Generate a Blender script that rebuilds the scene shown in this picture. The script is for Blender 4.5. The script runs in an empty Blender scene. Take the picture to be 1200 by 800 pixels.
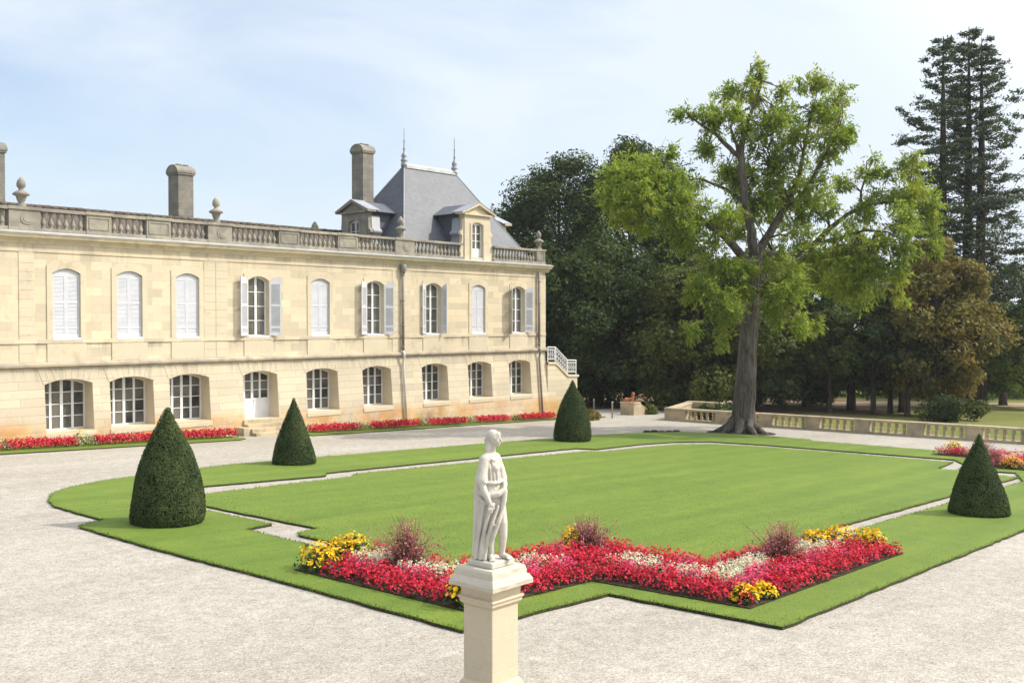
import bpy, bmesh, math, random
import numpy as np
from mathutils import Vector, Matrix
from mathutils.geometry import tessellate_polygon

SC = bpy.context.scene
COL = SC.collection
R = math.radians

# ---------------------------------------------------------------- camera
YAW = 41.3
cam_d = bpy.data.cameras.new('camera')
cam_d.sensor_width = 36.0
cam_d.lens = 36.21
cam_d.clip_start = 0.1
cam_d.clip_end = 6000
cam = bpy.data.objects.new('camera', cam_d)
COL.objects.link(cam)
cam.location = (0, 0, 0)
cam.rotation_euler = (R(90 - 1.09), 0, R(YAW - 90))
SC.camera = cam

# ---------------------------------------------------------------- light
SUN_EL, SUN_AZ = 44.0, 48.0           # azimuth measured from -Y towards +X
sdir = Vector((math.sin(R(SUN_AZ)) * math.cos(R(SUN_EL)), -math.cos(R(SUN_AZ)) * math.cos(R(SUN_EL)), math.sin(R(SUN_EL))))
sun_d = bpy.data.lights.new('sun', 'SUN')
sun_d.energy = 3.4
sun_d.angle = R(0.9)
sun_d.color = (1.0, 0.93, 0.82)
sun = bpy.data.objects.new('sun', sun_d)
COL.objects.link(sun)
sun.rotation_euler = (-sdir).to_track_quat('-Z', 'Y').to_euler()

W = bpy.data.worlds.new('World')
SC.world = W
W.use_nodes = True
wn, wl = W.node_tree.nodes, W.node_tree.links
wn.clear()
wo = wn.new('ShaderNodeOutputWorld')
bg = wn.new('ShaderNodeBackground')
bg.inputs[1].default_value = 0.145
sky = wn.new('ShaderNodeTexSky')
sky.sky_type = 'NISHITA'
sky.sun_disc = False
sky.sun_elevation = R(SUN_EL)
sky.sun_rotation = R(180 - SUN_AZ)
sky.air_density = 1.0
sky.dust_density = 1.6
sky.ozone_density = 1.0
tc = wn.new('ShaderNodeTexCoord')
# thin high cloud: stretched noise over the sky direction
mp = wn.new('ShaderNodeMapping')
mp.inputs['Rotation'].default_value = (0, 0, R(35))
mp.inputs['Scale'].default_value = (1.2, 2.6, 5.0)
wl.new(tc.outputs['Generated'], mp.inputs['Vector'])
n1 = wn.new('ShaderNodeTexNoise')
n1.inputs['Scale'].default_value = 1.5
n1.inputs['Detail'].default_value = 7
n1.inputs['Roughness'].default_value = 0.55
n1.inputs['Distortion'].default_value = 0.4
wl.new(mp.outputs[0], n1.inputs['Vector'])
mr = wn.new('ShaderNodeMapRange')
mr.inputs[1].default_value = 0.38
mr.inputs[2].default_value = 0.67
mr.inputs[3].default_value = 0.20
mr.inputs[4].default_value = 0.85
wl.new(n1.outputs[0], mr.inputs[0])
# veil thicker towards the sun side
dotn = wn.new('ShaderNodeVectorMath')
dotn.operation = 'DOT_PRODUCT'
dotn.inputs[1].default_value = (sdir.x / math.cos(R(SUN_EL)), sdir.y / math.cos(R(SUN_EL)), 0)
wl.new(tc.outputs['Generated'], dotn.inputs[0])
mr2 = wn.new('ShaderNodeMapRange')
mr2.inputs[1].default_value = -0.45
mr2.inputs[2].default_value = 0.45
mr2.inputs[3].default_value = 0.0
mr2.inputs[4].default_value = 0.55
wl.new(dotn.outputs['Value'], mr2.inputs[0])
ad = wn.new('ShaderNodeMath')
ad.operation = 'ADD'
ad.use_clamp = True
wl.new(mr.outputs[0], ad.inputs[0])
wl.new(mr2.outputs[0], ad.inputs[1])
mx = wn.new('ShaderNodeMixRGB')
mx.inputs[2].default_value = (4.25, 4.7, 5.25, 1)
wl.new(ad.outputs[0], mx.inputs[0])
wl.new(sky.outputs[0], mx.inputs[1])
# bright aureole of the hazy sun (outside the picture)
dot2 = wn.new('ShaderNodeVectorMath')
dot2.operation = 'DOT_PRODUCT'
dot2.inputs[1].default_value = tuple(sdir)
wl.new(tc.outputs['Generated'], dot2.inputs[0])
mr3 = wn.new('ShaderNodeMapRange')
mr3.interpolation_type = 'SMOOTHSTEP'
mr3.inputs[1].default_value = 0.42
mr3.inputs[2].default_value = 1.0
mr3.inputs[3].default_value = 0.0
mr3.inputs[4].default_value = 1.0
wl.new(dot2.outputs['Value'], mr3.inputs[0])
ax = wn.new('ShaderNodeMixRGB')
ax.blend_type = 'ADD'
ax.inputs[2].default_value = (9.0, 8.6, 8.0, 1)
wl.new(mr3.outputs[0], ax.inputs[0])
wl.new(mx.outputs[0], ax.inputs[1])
# pale veil overhead brightens the zenith
sz = wn.new('ShaderNodeSeparateXYZ')
wl.new(tc.outputs['Generated'], sz.inputs[0])
mr4 = wn.new('ShaderNodeMapRange')
mr4.interpolation_type = 'SMOOTHSTEP'
mr4.inputs[1].default_value = 0.38
mr4.inputs[2].default_value = 0.95
wl.new(sz.outputs[2], mr4.inputs[0])
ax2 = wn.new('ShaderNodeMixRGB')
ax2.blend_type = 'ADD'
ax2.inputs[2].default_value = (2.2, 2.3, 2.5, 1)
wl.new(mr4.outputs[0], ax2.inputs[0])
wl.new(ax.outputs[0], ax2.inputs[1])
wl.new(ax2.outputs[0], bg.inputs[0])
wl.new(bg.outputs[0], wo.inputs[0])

SC.view_settings.view_transform = 'Standard'
SC.view_settings.look = 'None'
SC.view_settings.exposure = 0.46
SC.view_settings.gamma = 1.0
SC.view_settings.use_curve_mapping = False

# ---------------------------------------------------------------- helpers
def gz(x, y):
    """terrain height: falls gently away from the camera, level far off"""
    xx = min(max(x, -15.0), 150.0)
    yy = min(max(y, -40.0), 90.0)
    return -(4.2 + 0.035 * xx + 0.006 * yy)

class MB:
    """collects shapes, links them as ONE mesh object"""
    def __init__(self):
        self.v, self.f, self.m = [], [], []
    def add(self, verts, faces, mi=0):
        b = len(self.v)
        self.v.extend([tuple(p) for p in verts])
        for f in faces:
            self.f.append(tuple(b + i for i in f))
            self.m.append(mi)
    def box(self, x0, x1, y0, y1, z0, z1, mi=0):
        v = [(x, y, z) for z in (z0, z1) for y in (y0, y1) for x in (x0, x1)]
        self.add(v, [(0, 2, 3, 1), (4, 5, 7, 6), (0, 1, 5, 4), (2, 6, 7, 3), (0, 4, 6, 2), (1, 3, 7, 5)], mi)
    def obox(self, o, ax, ay, az, mi=0):
        """box from a corner and three edge vectors"""
        o, ax, ay, az = Vector(o), Vector(ax), Vector(ay), Vector(az)
        v = [o + ax * i + ay * j + az * k for k in (0, 1) for j in (0, 1) for i in (0, 1)]
        self.add(v, [(0, 2, 3, 1), (4, 5, 7, 6), (0, 1, 5, 4), (2, 6, 7, 3), (0, 4, 6, 2), (1, 3, 7, 5)], mi)
    def prism(self, poly, fa, fb, mi=0):
        """poly of 2-D points, fa/fb map a 2-D point to the two end faces"""
        n = len(poly)
        v = [fa(*p) for p in poly] + [fb(*p) for p in poly]
        b = len(self.v)
        self.v.extend([tuple(p) for p in v])
        tr = tessellate_polygon([[Vector((p[0], p[1], 0)) for p in poly]])
        for t in tr:
            self.f.append((b + t[0], b + t[1], b + t[2])); self.m.append(mi)
            self.f.append((b + n + t[2], b + n + t[1], b + n + t[0])); self.m.append(mi)
        for i in range(n):
            j = (i + 1) % n
            self.f.append((b + i, b + j, b + n + j, b + n + i)); self.m.append(mi)
    def tube(self, pts, rad, seg=8, mi=0, caps=True):
        pts = [Vector(p) for p in pts]
        n = len(pts)
        if not hasattr(rad, '__len__'):
            rad = [rad] * n
        up = Vector((0.31, 0.17, 0.93))
        b = len(self.v)
        for i, p in enumerate(pts):
            d = (pts[min(i + 1, n - 1)] - pts[max(i - 1, 0)]).normalized()
            a = d.cross(up)
            if a.length < 1e-4:
                a = d.cross(Vector((1, 0, 0)))
            a.normalize()
            c = d.cross(a)
            for k in range(seg):
                t = 2 * math.pi * k / seg
                self.v.append(tuple(p + (a * math.cos(t) + c * math.sin(t)) * rad[i]))
        for i in range(n - 1):
            for k in range(seg):
                k2 = (k + 1) % seg
                self.f.append((b + i * seg + k, b + i * seg + k2, b + (i + 1) * seg + k2, b + (i + 1) * seg + k)); self.m.append(mi)
        if caps:
            self.f.append(tuple(b + k for k in range(seg))[::-1]); self.m.append(mi)
            self.f.append(tuple(b + (n - 1) * seg + k for k in range(seg))); self.m.append(mi)
    def lathe(self, prof, cx, cy, cz, seg=16, mi=0, sx=1.0, sy=1.0):
        b = len(self.v)
        n = len(prof)
        for (r, z) in prof:
            for k in range(seg):
                t = 2 * math.pi * k / seg
                self.v.append((cx + r * math.cos(t) * sx, cy + r * math.sin(t) * sy, cz + z))
        for i in range(n - 1):
            for k in range(seg):
                k2 = (k + 1) % seg
                self.f.append((b + i * seg + k, b + i * seg + k2, b + (i + 1) * seg + k2, b + (i + 1) * seg + k)); self.m.append(mi)
        self.f.append(tuple(b + k for k in range(seg))[::-1]); self.m.append(mi)
        self.f.append(tuple(b + (n - 1) * seg + k for k in range(seg))); self.m.append(mi)
    def mesh(self, name, mats, smooth=False):
        me = bpy.data.meshes.new(name)
        me.from_pydata(self.v, [], self.f)
        for m in (mats if isinstance(mats, (list, tuple)) else [mats]):
            me.materials.append(m)
        me.polygons.foreach_set('material_index', self.m)
        if smooth:
            me.polygons.foreach_set('use_smooth', [True] * len(self.f))
        me.update()
        return me
    def build(self, name, mats, parent=None, smooth=False, recalc=True, bevel=0.0):
        me = self.mesh(name, mats, smooth)
        if recalc:
            bm = bmesh.new(); bm.from_mesh(me)
            bmesh.ops.recalc_face_normals(bm, faces=bm.faces)
            bm.to_mesh(me); bm.free()
        return link(name, me, parent, bevel)

def wloc(o):
    v = Vector((0, 0, 0))
    while o is not None:
        v += Vector(o.location); o = o.parent
    return v

def link(name, me, parent=None, bevel=0.0):
    """mesh in world coordinates; a child is shifted back by its parent's place"""
    o = bpy.data.objects.new(name, me)
    COL.objects.link(o)
    if parent is not None:
        o.parent = parent
        o.location = -wloc(parent)
    if bevel:
        b = o.modifiers.new('bevel', 'BEVEL'); b.width = bevel; b.segments = 2; b.limit_method = 'ANGLE'
    return o

def link_local(name, me, parent=None):
    o = bpy.data.objects.new(name, me)
    COL.objects.link(o)
    o.parent = parent
    return o

def tag(o, label=None, cat=None, group=None, kind=None):
    if label: o['label'] = label
    if cat: o['category'] = cat
    if group: o['group'] = group
    if kind: o['kind'] = kind
    return o

def thing(name, label, cat, loc=(0, 0, 0), group=None):
    o = bpy.data.objects.new(name, None)
    COL.objects.link(o)
    o.location = loc
    o.empty_display_size = 0.3
    return tag(o, label, cat, group)

def dup_tree(o, parent=None):
    c = o.copy(); COL.objects.link(c)
    if parent is not None: c.parent = parent
    for ch in list(o.children): dup_tree(ch, c)
    return c

def np_mesh(name, verts, quads, mats, midx=None, smooth=False):
    """fast mesh from numpy arrays of verts (N,3) and quads (M,4)"""
    me = bpy.data.meshes.new(name)
    nv, nf = len(verts), len(quads)
    me.vertices.add(nv)
    me.vertices.foreach_set('co', np.ascontiguousarray(verts, dtype=np.float32).ravel())
    me.loops.add(nf * 4)
    me.loops.foreach_set('vertex_index', np.ascontiguousarray(quads, dtype=np.int32).ravel())
    me.polygons.add(nf)
    me.polygons.foreach_set('loop_start', np.arange(0, nf * 4, 4, dtype=np.int32))
    for m in (mats if isinstance(mats, (list, tuple)) else [mats]):
        me.materials.append(m)
    if midx is not None:
        me.polygons.foreach_set('material_index', np.ascontiguousarray(midx, dtype=np.int32))
    if smooth:
        me.polygons.foreach_set('use_smooth', np.ones(nf, dtype=bool))
    me.update(calc_edges=True)
    me.validate()
    return me

def unit(a):
    return a / np.maximum(np.linalg.norm(a, axis=-1, keepdims=True), 1e-9)

def leaf_quads(c, n, size, rng, aspect=0.5, tang=None, curl=0.0):
    """diamond leaves at centres c with normals n; returns verts, quads"""
    N = len(c)
    n = unit(n)
    if tang is None:
        t = rng.normal(size=(N, 3))
    else:
        t = tang
    t = unit(t - n * np.sum(t * n, axis=1, keepdims=True))
    b = np.cross(n, t)
    L = (size if hasattr(size, '__len__') else np.full(N, size))[:, None] * 0.5
    v = np.empty((N, 4, 3))
    v[:, 0] = c + t * L
    v[:, 1] = c + b * L * aspect + n * L * curl
    v[:, 2] = c - t * L
    v[:, 3] = c - b * L * aspect + n * L * curl
    return v.reshape(-1, 3), np.arange(N * 4).reshape(N, 4)

# ---------------------------------------------------------------- materials
def new_mat(name):
    m = bpy.data.materials.new(name)
    m.use_nodes = True
    nt = m.node_tree
    b = nt.nodes['Principled BSDF']
    return m, nt, b

def N(nt, t, **kw):
    n = nt.nodes.new(t)
    for k, v in kw.items():
        setattr(n, k, v)
    return n

def ramp(nt, fac, stops):
    r = nt.nodes.new('ShaderNodeValToRGB')
    e = r.color_ramp.elements
    while len(e) < len(stops): e.new(0.5)
    for el, (p, c) in zip(e, stops):
        el.position = p
        el.color = (c[0], c[1], c[2], 1) if hasattr(c, '__len__') else (c, c, c, 1)
    nt.links.new(fac, r.inputs[0])
    return r.outputs[0]

def noise(nt, vec, scale, detail=4, rough=0.55, dist=0.0):
    n = nt.nodes.new('ShaderNodeTexNoise')
    n.inputs['Scale'].default_value = scale
    n.inputs['Detail'].default_value = detail
    n.inputs['Roughness'].default_value = rough
    n.inputs['Distortion'].default_value = dist
    if vec is not None: nt.links.new(vec, n.inputs['Vector'])
    return n.outputs[0]

def mixc(nt, fac, a, b, mode='MIX'):
    m = nt.nodes.new('ShaderNodeMixRGB'); m.blend_type = mode
    for i, s in ((0, fac), (1, a), (2, b)):
        if isinstance(s, bpy.types.NodeSocket): nt.links.new(s, m.inputs[i])
        elif hasattr(s, '__len__'): m.inputs[i].default_value = (s[0], s[1], s[2], 1)
        else: m.inputs[i].default_value = s
    return m.outputs[0]

def math_(nt, op, a, b=0.0, clamp=False):
    m = nt.nodes.new('ShaderNodeMath'); m.operation = op; m.use_clamp = clamp
    for i, s in ((0, a), (1, b)):
        if isinstance(s, bpy.types.NodeSocket): nt.links.new(s, m.inputs[i])
        else: m.inputs[i].default_value = s
    return m.outputs[0]

def bump(nt, b, h, strength=0.3, dist=0.02):
    n = nt.nodes.new('ShaderNodeBump')
    n.inputs['Strength'].default_value = strength
    n.inputs['Distance'].default_value = dist
    nt.links.new(h, n.inputs['Height'])
    nt.links.new(n.outputs[0], b.inputs['Normal'])

def pos(nt):
    return nt.nodes.new('ShaderNodeNewGeometry').outputs['Position']

def wallvec(nt):
    """(x+y, z) of a world point, for masonry courses"""
    s = nt.nodes.new('ShaderNodeSeparateXYZ')
    nt.links.new(pos(nt), s.inputs[0])
    c = nt.nodes.new('ShaderNodeCombineXYZ')
    nt.links.new(math_(nt, 'ADD', s.outputs[0], s.outputs[1]), c.inputs[0])
    nt.links.new(s.outputs[2], c.inputs[1])
    return c.outputs[0], s.outputs[2]

def stone(name, col, course=0.36, block=0.85, joint=0.0, jointcol=0.55, var=0.10, stain=None, plinth=False, grime=0.0, grimecol=(0.20, 0.18, 0.15), rough=0.85, bumpk=0.25, runs=None):
    m, nt, b = new_mat(name)
    wv, zz = wallvec(nt)
    br = N(nt, 'ShaderNodeTexBrick')
    br.inputs['Scale'].default_value = 1.0
    br.inputs['Brick Width'].default_value = block
    br.inputs['Row Height'].default_value = course
    br.inputs['Mortar Size'].default_value = max(joint, 0.004)
    br.inputs['Mortar Smooth'].default_value = 0.6
    br.inputs['Bias'].default_value = 0.0
    lo = [c * (1 - var) for c in col]
    hi = [min(1, c * (1 + var)) for c in col]
    br.inputs['Color1'].default_value = (*lo, 1)
    br.inputs['Color2'].default_value = (hi[0], hi[1] * 0.99, hi[2] * 0.95, 1)
    jc = [c * jointcol for c in col]
    br.inputs['Mortar'].default_value = (*jc, 1) if joint else (*col, 1)
    nt.links.new(wv, br.inputs['Vector'])
    c = br.outputs['Color']
    p = pos(nt)
    # broad tone changes and small pitting
    c = mixc(nt, 1.0, c, ramp(nt, noise(nt, p, 0.5, 5, 0.6), [(0.25, (0.92, 0.91, 0.885)), (0.7, (1.04, 1.035, 1.02))]), 'MULTIPLY')
    c = mixc(nt, 1.0, c, ramp(nt, noise(nt, p, 9.0, 4, 0.7), [(0.25, (0.95, 0.945, 0.94)), (0.65, (1.02, 1.02, 1.02))]), 'MULTIPLY')
    if grime:
        g = ramp(nt, noise(nt, p, 1.6, 8, 0.68, 0.3), [(0.60 - 0.35 * grime, 0.0), (0.72 - 0.2 * grime, 1.0)])
        c = mixc(nt, math_(nt, 'MULTIPLY', g, min(1.0, 0.5 + grime * 0.4)), c, grimecol)
    if runs:
        ms_ = N(nt, 'ShaderNodeMapping'); ms_.inputs['Scale'].default_value = (2.2, 0.16, 1)
        nt.links.new(wv, ms_.inputs[0])
        st = ramp(nt, noise(nt, ms_.outputs[0], 1.0, 6, 0.7), [(0.48, 0.0), (0.68, 1.0)])
        for (za, zb_) in runs:
            mz = N(nt, 'ShaderNodeMapRange'); mz.inputs[1].default_value = zb_; mz.inputs[2].default_value = za
            nt.links.new(zz, mz.inputs[0])
            ab = math_(nt, 'LESS_THAN', zz, za + 0.03)
            k = math_(nt, 'MULTIPLY', math_(nt, 'MULTIPLY', mz.outputs[0], ab), math_(nt, 'ADD', math_(nt, 'MULTIPLY', st, 0.75), 0.08))
            c = mixc(nt, k, c, (0.235, 0.20, 0.16))
    if plinth:
        # rust and ochre stains on the stones near the ground
        mr_ = N(nt, 'ShaderNodeMapRange')
        mr_.inputs[1].default_value = -4.35; mr_.inputs[2].default_value = -4.95
        sxp = N(nt, 'ShaderNodeSeparateXYZ'); nt.links.new(p, sxp.inputs[0])
        rel = math_(nt, 'ADD', zz, math_(nt, 'MULTIPLY', math_(nt, 'SUBTRACT', sxp.outputs[0], 50.0), 0.025))     # follows the falling ground
        nt.links.new(math_(nt, 'ADD', rel, math_(nt, 'MULTIPLY', noise(nt, p, 1.1, 3), 0.7)), mr_.inputs[0])
        s1 = ramp(nt, noise(nt, p, 0.65, 5, 0.6, 0.6), [(0.26, 0.0), (0.44, 1.0)])
        f = math_(nt, 'MULTIPLY', mr_.outputs[0], s1)
        oc = ramp(nt, noise(nt, p, 0.9, 3, 0.5), [(0.35, (0.56, 0.34, 0.10)), (0.6, (0.50, 0.23, 0.06)), (0.75, (0.36, 0.28, 0.18))])
        c = mixc(nt, math_(nt, 'MULTIPLY', math_(nt, 'ADD', math_(nt, 'MULTIPLY', f, 0.55), math_(nt, 'MULTIPLY', mr_.outputs[0], 0.35)), ramp(nt, noise(nt, p, 0.38, 5, 0.65), [(0.38, 0.12), (0.58, 0.9)])), c, oc)
        s2 = ramp(nt, noise(nt, p, 2.2, 6, 0.7), [(0.5, 0.0), (0.7, 0.55)])
        c = mixc(nt, math_(nt, 'MULTIPLY', s2, mr_.outputs[0]), c, (0.27, 0.22, 0.15))
    nt.links.new(c, b.inputs['Base Color'])
    b.inputs['Roughness'].default_value = rough
    b.inputs['Specular IOR Level'].default_value = 0.25
    h = math_(nt, 'ADD', math_(nt, 'MULTIPLY', br.outputs['Fac'], -1.0 if joint else 0.0), math_(nt, 'MULTIPLY', noise(nt, p, 14, 5, 0.7), 0.6))
    bump(nt, b, h, bumpk, 0.02)
    return m

def plain(name, col, rough=0.6, spec=0.3, var=0.08, nscale=6.0, bumpk=0.0, metallic=0.0):
    m, nt, b = new_mat(name)
    p = pos(nt)
    c = mixc(nt, 1.0, col, ramp(nt, noise(nt, p, nscale, 5, 0.65), [(0.3, 1 - 2 * var), (0.7, 1 + var)]), 'MULTIPLY')
    nt.links.new(c, b.inputs['Base Color'])
    b.inputs['Roughness'].default_value = rough
    b.inputs['Specular IOR Level'].default_value = spec
    b.inputs['Metallic'].default_value = metallic
    if bumpk: bump(nt, b, noise(nt, p, nscale * 4, 4, 0.7), bumpk, 0.02)
    return m

def leafmat(name, stops, scale=0.6, trans=0.35, rough=0.5, spec=0.25, island=True):
    """foliage: hue differs from leaf clump to leaf clump and leaf to leaf"""
    m, nt, b = new_mat(name)
    tcn = N(nt, 'ShaderNodeTexCoord')
    nz = noise(nt, tcn.outputs['Object'], scale, 3, 0.6)
    g = N(nt, 'ShaderNodeNewGeometry')
    f = math_(nt, 'ADD', nz, math_(nt, 'MULTIPLY', math_(nt, 'SUBTRACT', g.outputs['Random Per Island'], 0.5), 0.42 if island else 0.0))
    c = ramp(nt, f, stops)
    nt.links.new(c, b.inputs['Base Color'])
    b.inputs['Roughness'].default_value = rough
    b.inputs['Specular IOR Level'].default_value = spec
    tr = N(nt, 'ShaderNodeBsdfTranslucent')
    nt.links.new(mixc(nt, 1.0, c, (1.25, 1.2, 0.6), 'MULTIPLY'), tr.inputs[0])
    ms = N(nt, 'ShaderNodeMixShader')
    ms.inputs[0].default_value = trans
    nt.links.new(b.outputs[0], ms.inputs[1]); nt.links.new(tr.outputs[0], ms.inputs[2])
    nt.links.new(ms.outputs[0], nt.nodes['Material Output'].inputs[0])
    return m

def barkmat(name, c1, c2, sx=5.0, sz=0.9, k=0.9):
    m, nt, b = new_mat(name)
    tcn = N(nt, 'ShaderNodeTexCoord')
    mpn = N(nt, 'ShaderNodeMapping')
    mpn.inputs['Scale'].default_value = (sx, sx, sz)
    nt.links.new(tcn.outputs['Object'], mpn.inputs[0])
    nz = noise(nt, mpn.outputs[0], 1.0, 7, 0.7, 0.8)
    c = ramp(nt, nz, [(0.34, [x * 0.35 for x in c1]), (0.46, c1), (0.66, c2)])
    c = mixc(nt, 1.0, c, ramp(nt, noise(nt, tcn.outputs['Object'], 0.5, 4), [(0.3, 0.75), (0.7, 1.15)]), 'MULTIPLY')
    nt.links.new(c, b.inputs['Base Color'])
    b.inputs['Roughness'].default_value = 0.95
    b.inputs['Specular IOR Level'].default_value = 0.1
    bump(nt, b, nz, k, 0.12)
    return m

def make_gravel():
    m, nt, b = new_mat('gravel')
    p = pos(nt)
    v1 = N(nt, 'ShaderNodeTexVoronoi'); v1.inputs['Scale'].default_value = 36.0
    nt.links.new(p, v1.inputs['Vector'])
    v2 = N(nt, 'ShaderNodeTexVoronoi'); v2.inputs['Scale'].default_value = 70.0
    nt.links.new(p, v2.inputs['Vector'])
    sep = N(nt, 'ShaderNodeSeparateColor'); nt.links.new(v1.outputs['Color'], sep.inputs[0])
    sep2 = N(nt, 'ShaderNodeSeparateColor'); nt.links.new(v2.outputs['Color'], sep2.inputs[0])
    stops = [(0.0, (0.165, 0.14, 0.11)), (0.15, (0.265, 0.238, 0.20)), (0.5, (0.372, 0.346, 0.305)), (0.82, (0.43, 0.405, 0.362)), (1.0, (0.53, 0.505, 0.46))]
    c = mixc(nt, 0.5, ramp(nt, sep.outputs[0], stops), ramp(nt, sep2.outputs[0], stops))
    c = mixc(nt, 1.0, c, ramp(nt, noise(nt, p, 3.2, 5, 0.7), [(0.3, (0.82, 0.80, 0.77)), (0.68, (1.08, 1.08, 1.07))]), 'MULTIPLY')
    mpn = N(nt, 'ShaderNodeMapping'); mpn.inputs['Rotation'].default_value = (0, 0, R(-25)); mpn.inputs['Scale'].default_value = (0.12, 0.5, 1)
    nt.links.new(p, mpn.inputs[0])
    c = mixc(nt, 1.0, c, ramp(nt, noise(nt, mpn.outputs[0], 1.0, 5, 0.6), [(0.3, (0.86, 0.845, 0.82)), (0.7, (1.06, 1.06, 1.06))]), 'MULTIPLY')
    nt.links.new(c, b.inputs['Base Color'])
    b.inputs['Roughness'].default_value = 0.9
    b.inputs['Specular IOR Level'].default_value = 0.2
    h = math_(nt, 'ADD', math_(nt, 'MULTIPLY', v1.outputs['Distance'], -0.6), math_(nt, 'MULTIPLY', noise(nt, p, 30, 3, 0.8), 0.8))
    bump(nt, b, h, 0.38, 0.03)
    return m

def make_lawn():
    m, nt, b = new_mat('lawn_turf')
    p = pos(nt)
    fine = noise(nt, p, 55.0, 4, 0.8)
    mid = noise(nt, p, 1.4, 5, 0.6)
    mpn = N(nt, 'ShaderNodeMapping'); mpn.inputs['Rotation'].default_value = (0, 0, R(12)); mpn.inputs['Scale'].default_value = (0.10, 1.1, 1)
    nt.links.new(p, mpn.inputs[0])
    streak = noise(nt, mpn.outputs[0], 1.0, 4, 0.55)
    c = ramp(nt, fine, [(0.25, (0.075, 0.123, 0.013)), (0.5, (0.108, 0.164, 0.020)), (0.75, (0.148, 0.205, 0.035))])
    c = mixc(nt, 1.0, c, ramp(nt, mid, [(0.3, (0.84, 0.90, 0.85)), (0.7, (1.13, 1.08, 1.0))]), 'MULTIPLY')
    c = mixc(nt, 1.0, c, ramp(nt, streak, [(0.35, (0.88, 0.91, 0.9)), (0.65, (1.14, 1.08, 1.1))]), 'MULTIPLY')
    c = mixc(nt, 1.0, c, ramp(nt, noise(nt, p, 9.0, 5, 0.75), [(0.3, (0.88, 0.90, 0.88)), (0.7, (1.10, 1.08, 1.05))]), 'MULTIPLY')
    wv_ = N(nt, 'ShaderNodeTexWave'); wv_.wave_type = 'BANDS'; wv_.bands_direction = 'Y'; wv_.inputs['Scale'].default_value = 0.20; wv_.inputs['Distortion'].default_value = 1.2; wv_.inputs['Detail Scale'].default_value = 0.3
    nt.links.new(p, wv_.inputs['Vector'])
    c = mixc(nt, 1.0, c, ramp(nt, wv_.outputs['Fac'], [(0.35, (0.955, 0.96, 0.955)), (0.65, (1.045, 1.035, 1.05))]), 'MULTIPLY')
    # the sides of the turf are bare earth
    g = N(nt, 'ShaderNodeNewGeometry')
    s = N(nt, 'ShaderNodeSeparateXYZ'); nt.links.new(g.outputs['True Normal'], s.inputs[0])
    side = math_(nt, 'LESS_THAN', s.outputs[2], 0.5)
    c = mixc(nt, side, c, (0.035, 0.028, 0.018))
    nt.links.new(c, b.inputs['Base Color'])
    b.inputs['Roughness'].default_value = 0.75
    b.inputs['Specular IOR Level'].default_value = 0.2
    b.inputs['Sheen Weight'].default_value = 0.06
    b.inputs['Sheen Tint'].default_value = (0.7, 0.9, 0.3, 1)
    bump(nt, b, math_(nt, 'ADD', fine, noise(nt, p, 18, 3, 0.7)), 0.45, 0.03)
    return m

def make_glass():
    m, nt, b = new_mat('window_glass')
    g = N(nt, 'ShaderNodeNewGeometry')
    c = ramp(nt, math_(nt, 'ADD', noise(nt, pos(nt), 1.3, 3), math_(nt, 'MULTIPLY', g.outputs['Random Per Island'], 0.4)), [(0.3, (0.018, 0.022, 0.021)), (0.55, (0.060, 0.064, 0.058)), (0.85, (0.15, 0.14, 0.12))])  # paler pane tones imitate uneven reflections, put into the base colour
    nt.links.new(c, b.inputs['Base Color'])
    b.inputs['Roughness'].default_value = 0.08
    b.inputs['IOR'].default_value = 1.3
    bump(nt, b, noise(nt, pos(nt), 2.5, 2), 0.03, 0.02)
    return m

def make_slate(name, col):
    m, nt, b = new_mat(name)
    p = pos(nt)
    s = N(nt, 'ShaderNodeSeparateXYZ'); nt.links.new(p, s.inputs[0])
    cv = N(nt, 'ShaderNodeCombineXYZ')
    nt.links.new(math_(nt, 'ADD', s.outputs[0], s.outputs[1]), cv.inputs[0]); nt.links.new(s.outputs[2], cv.inputs[1])
    br = N(nt, 'ShaderNodeTexBrick')
    br.inputs['Scale'].default_value = 1.0; br.inputs['Brick Width'].default_value = 0.24; br.inputs['Row Height'].default_value = 0.13
    br.inputs['Mortar Size'].default_value = 0.008
    br.inputs['Color1'].default_value = (*[c * 0.86 for c in col], 1); br.inputs['Color2'].default_value = (*[c * 1.14 for c in col], 1)
    br.inputs['Mortar'].default_value = (*[c * 0.6 for c in col], 1)
    nt.links.new(cv.outputs[0], br.inputs['Vector'])
    c = mixc(nt, 1.0, br.outputs['Color'], ramp(nt, noise(nt, p, 0.8, 5, 0.6), [(0.3, 0.86), (0.7, 1.1)]), 'MULTIPLY')
    nt.links.new(c, b.inputs['Base Color'])
    b.inputs['Roughness'].default_value = 0.55
    b.inputs['Specular IOR Level'].default_value = 0.4
    bump(nt, b, br.outputs['Color'], 0.25, 0.02)
    return m

OCH = (0.57, 0.49, 0.365)
M = {}
M['stone_upper'] = stone('limestone_upper', OCH, 0.37, 0.95, 0.006, 0.80, 0.13, grime=0.06, grimecol=(0.42, 0.32, 0.20), runs=[(3.3, 2.2), (-0.9, -1.5)])
M['stone_lower'] = stone('limestone_lower', (0.56, 0.49, 0.375), 0.35, 2.3, 0.011, 0.58, 0.11, plinth=True, grime=0.05, grimecol=(0.40, 0.32, 0.22), runs=[(-1.93, -2.7)])
M['stone_reveal'] = stone('limestone_reveal', (0.63, 0.55, 0.42), 0.35, 0.9, 0.004, 0.8, 0.05)
M['stone_trim'] = stone('limestone_trim', (0.57, 0.495, 0.375), 0.5, 1.1, 0.0, 0.9, 0.05, grime=0.08, grimecol=(0.36, 0.29, 0.18))
M['stone_cornice'] = stone('limestone_cornice', (0.56, 0.49, 0.36), 2.0, 1.6, 0.005, 0.7, 0.10, grime=0.28, grimecol=(0.33, 0.28, 0.20))
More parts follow.
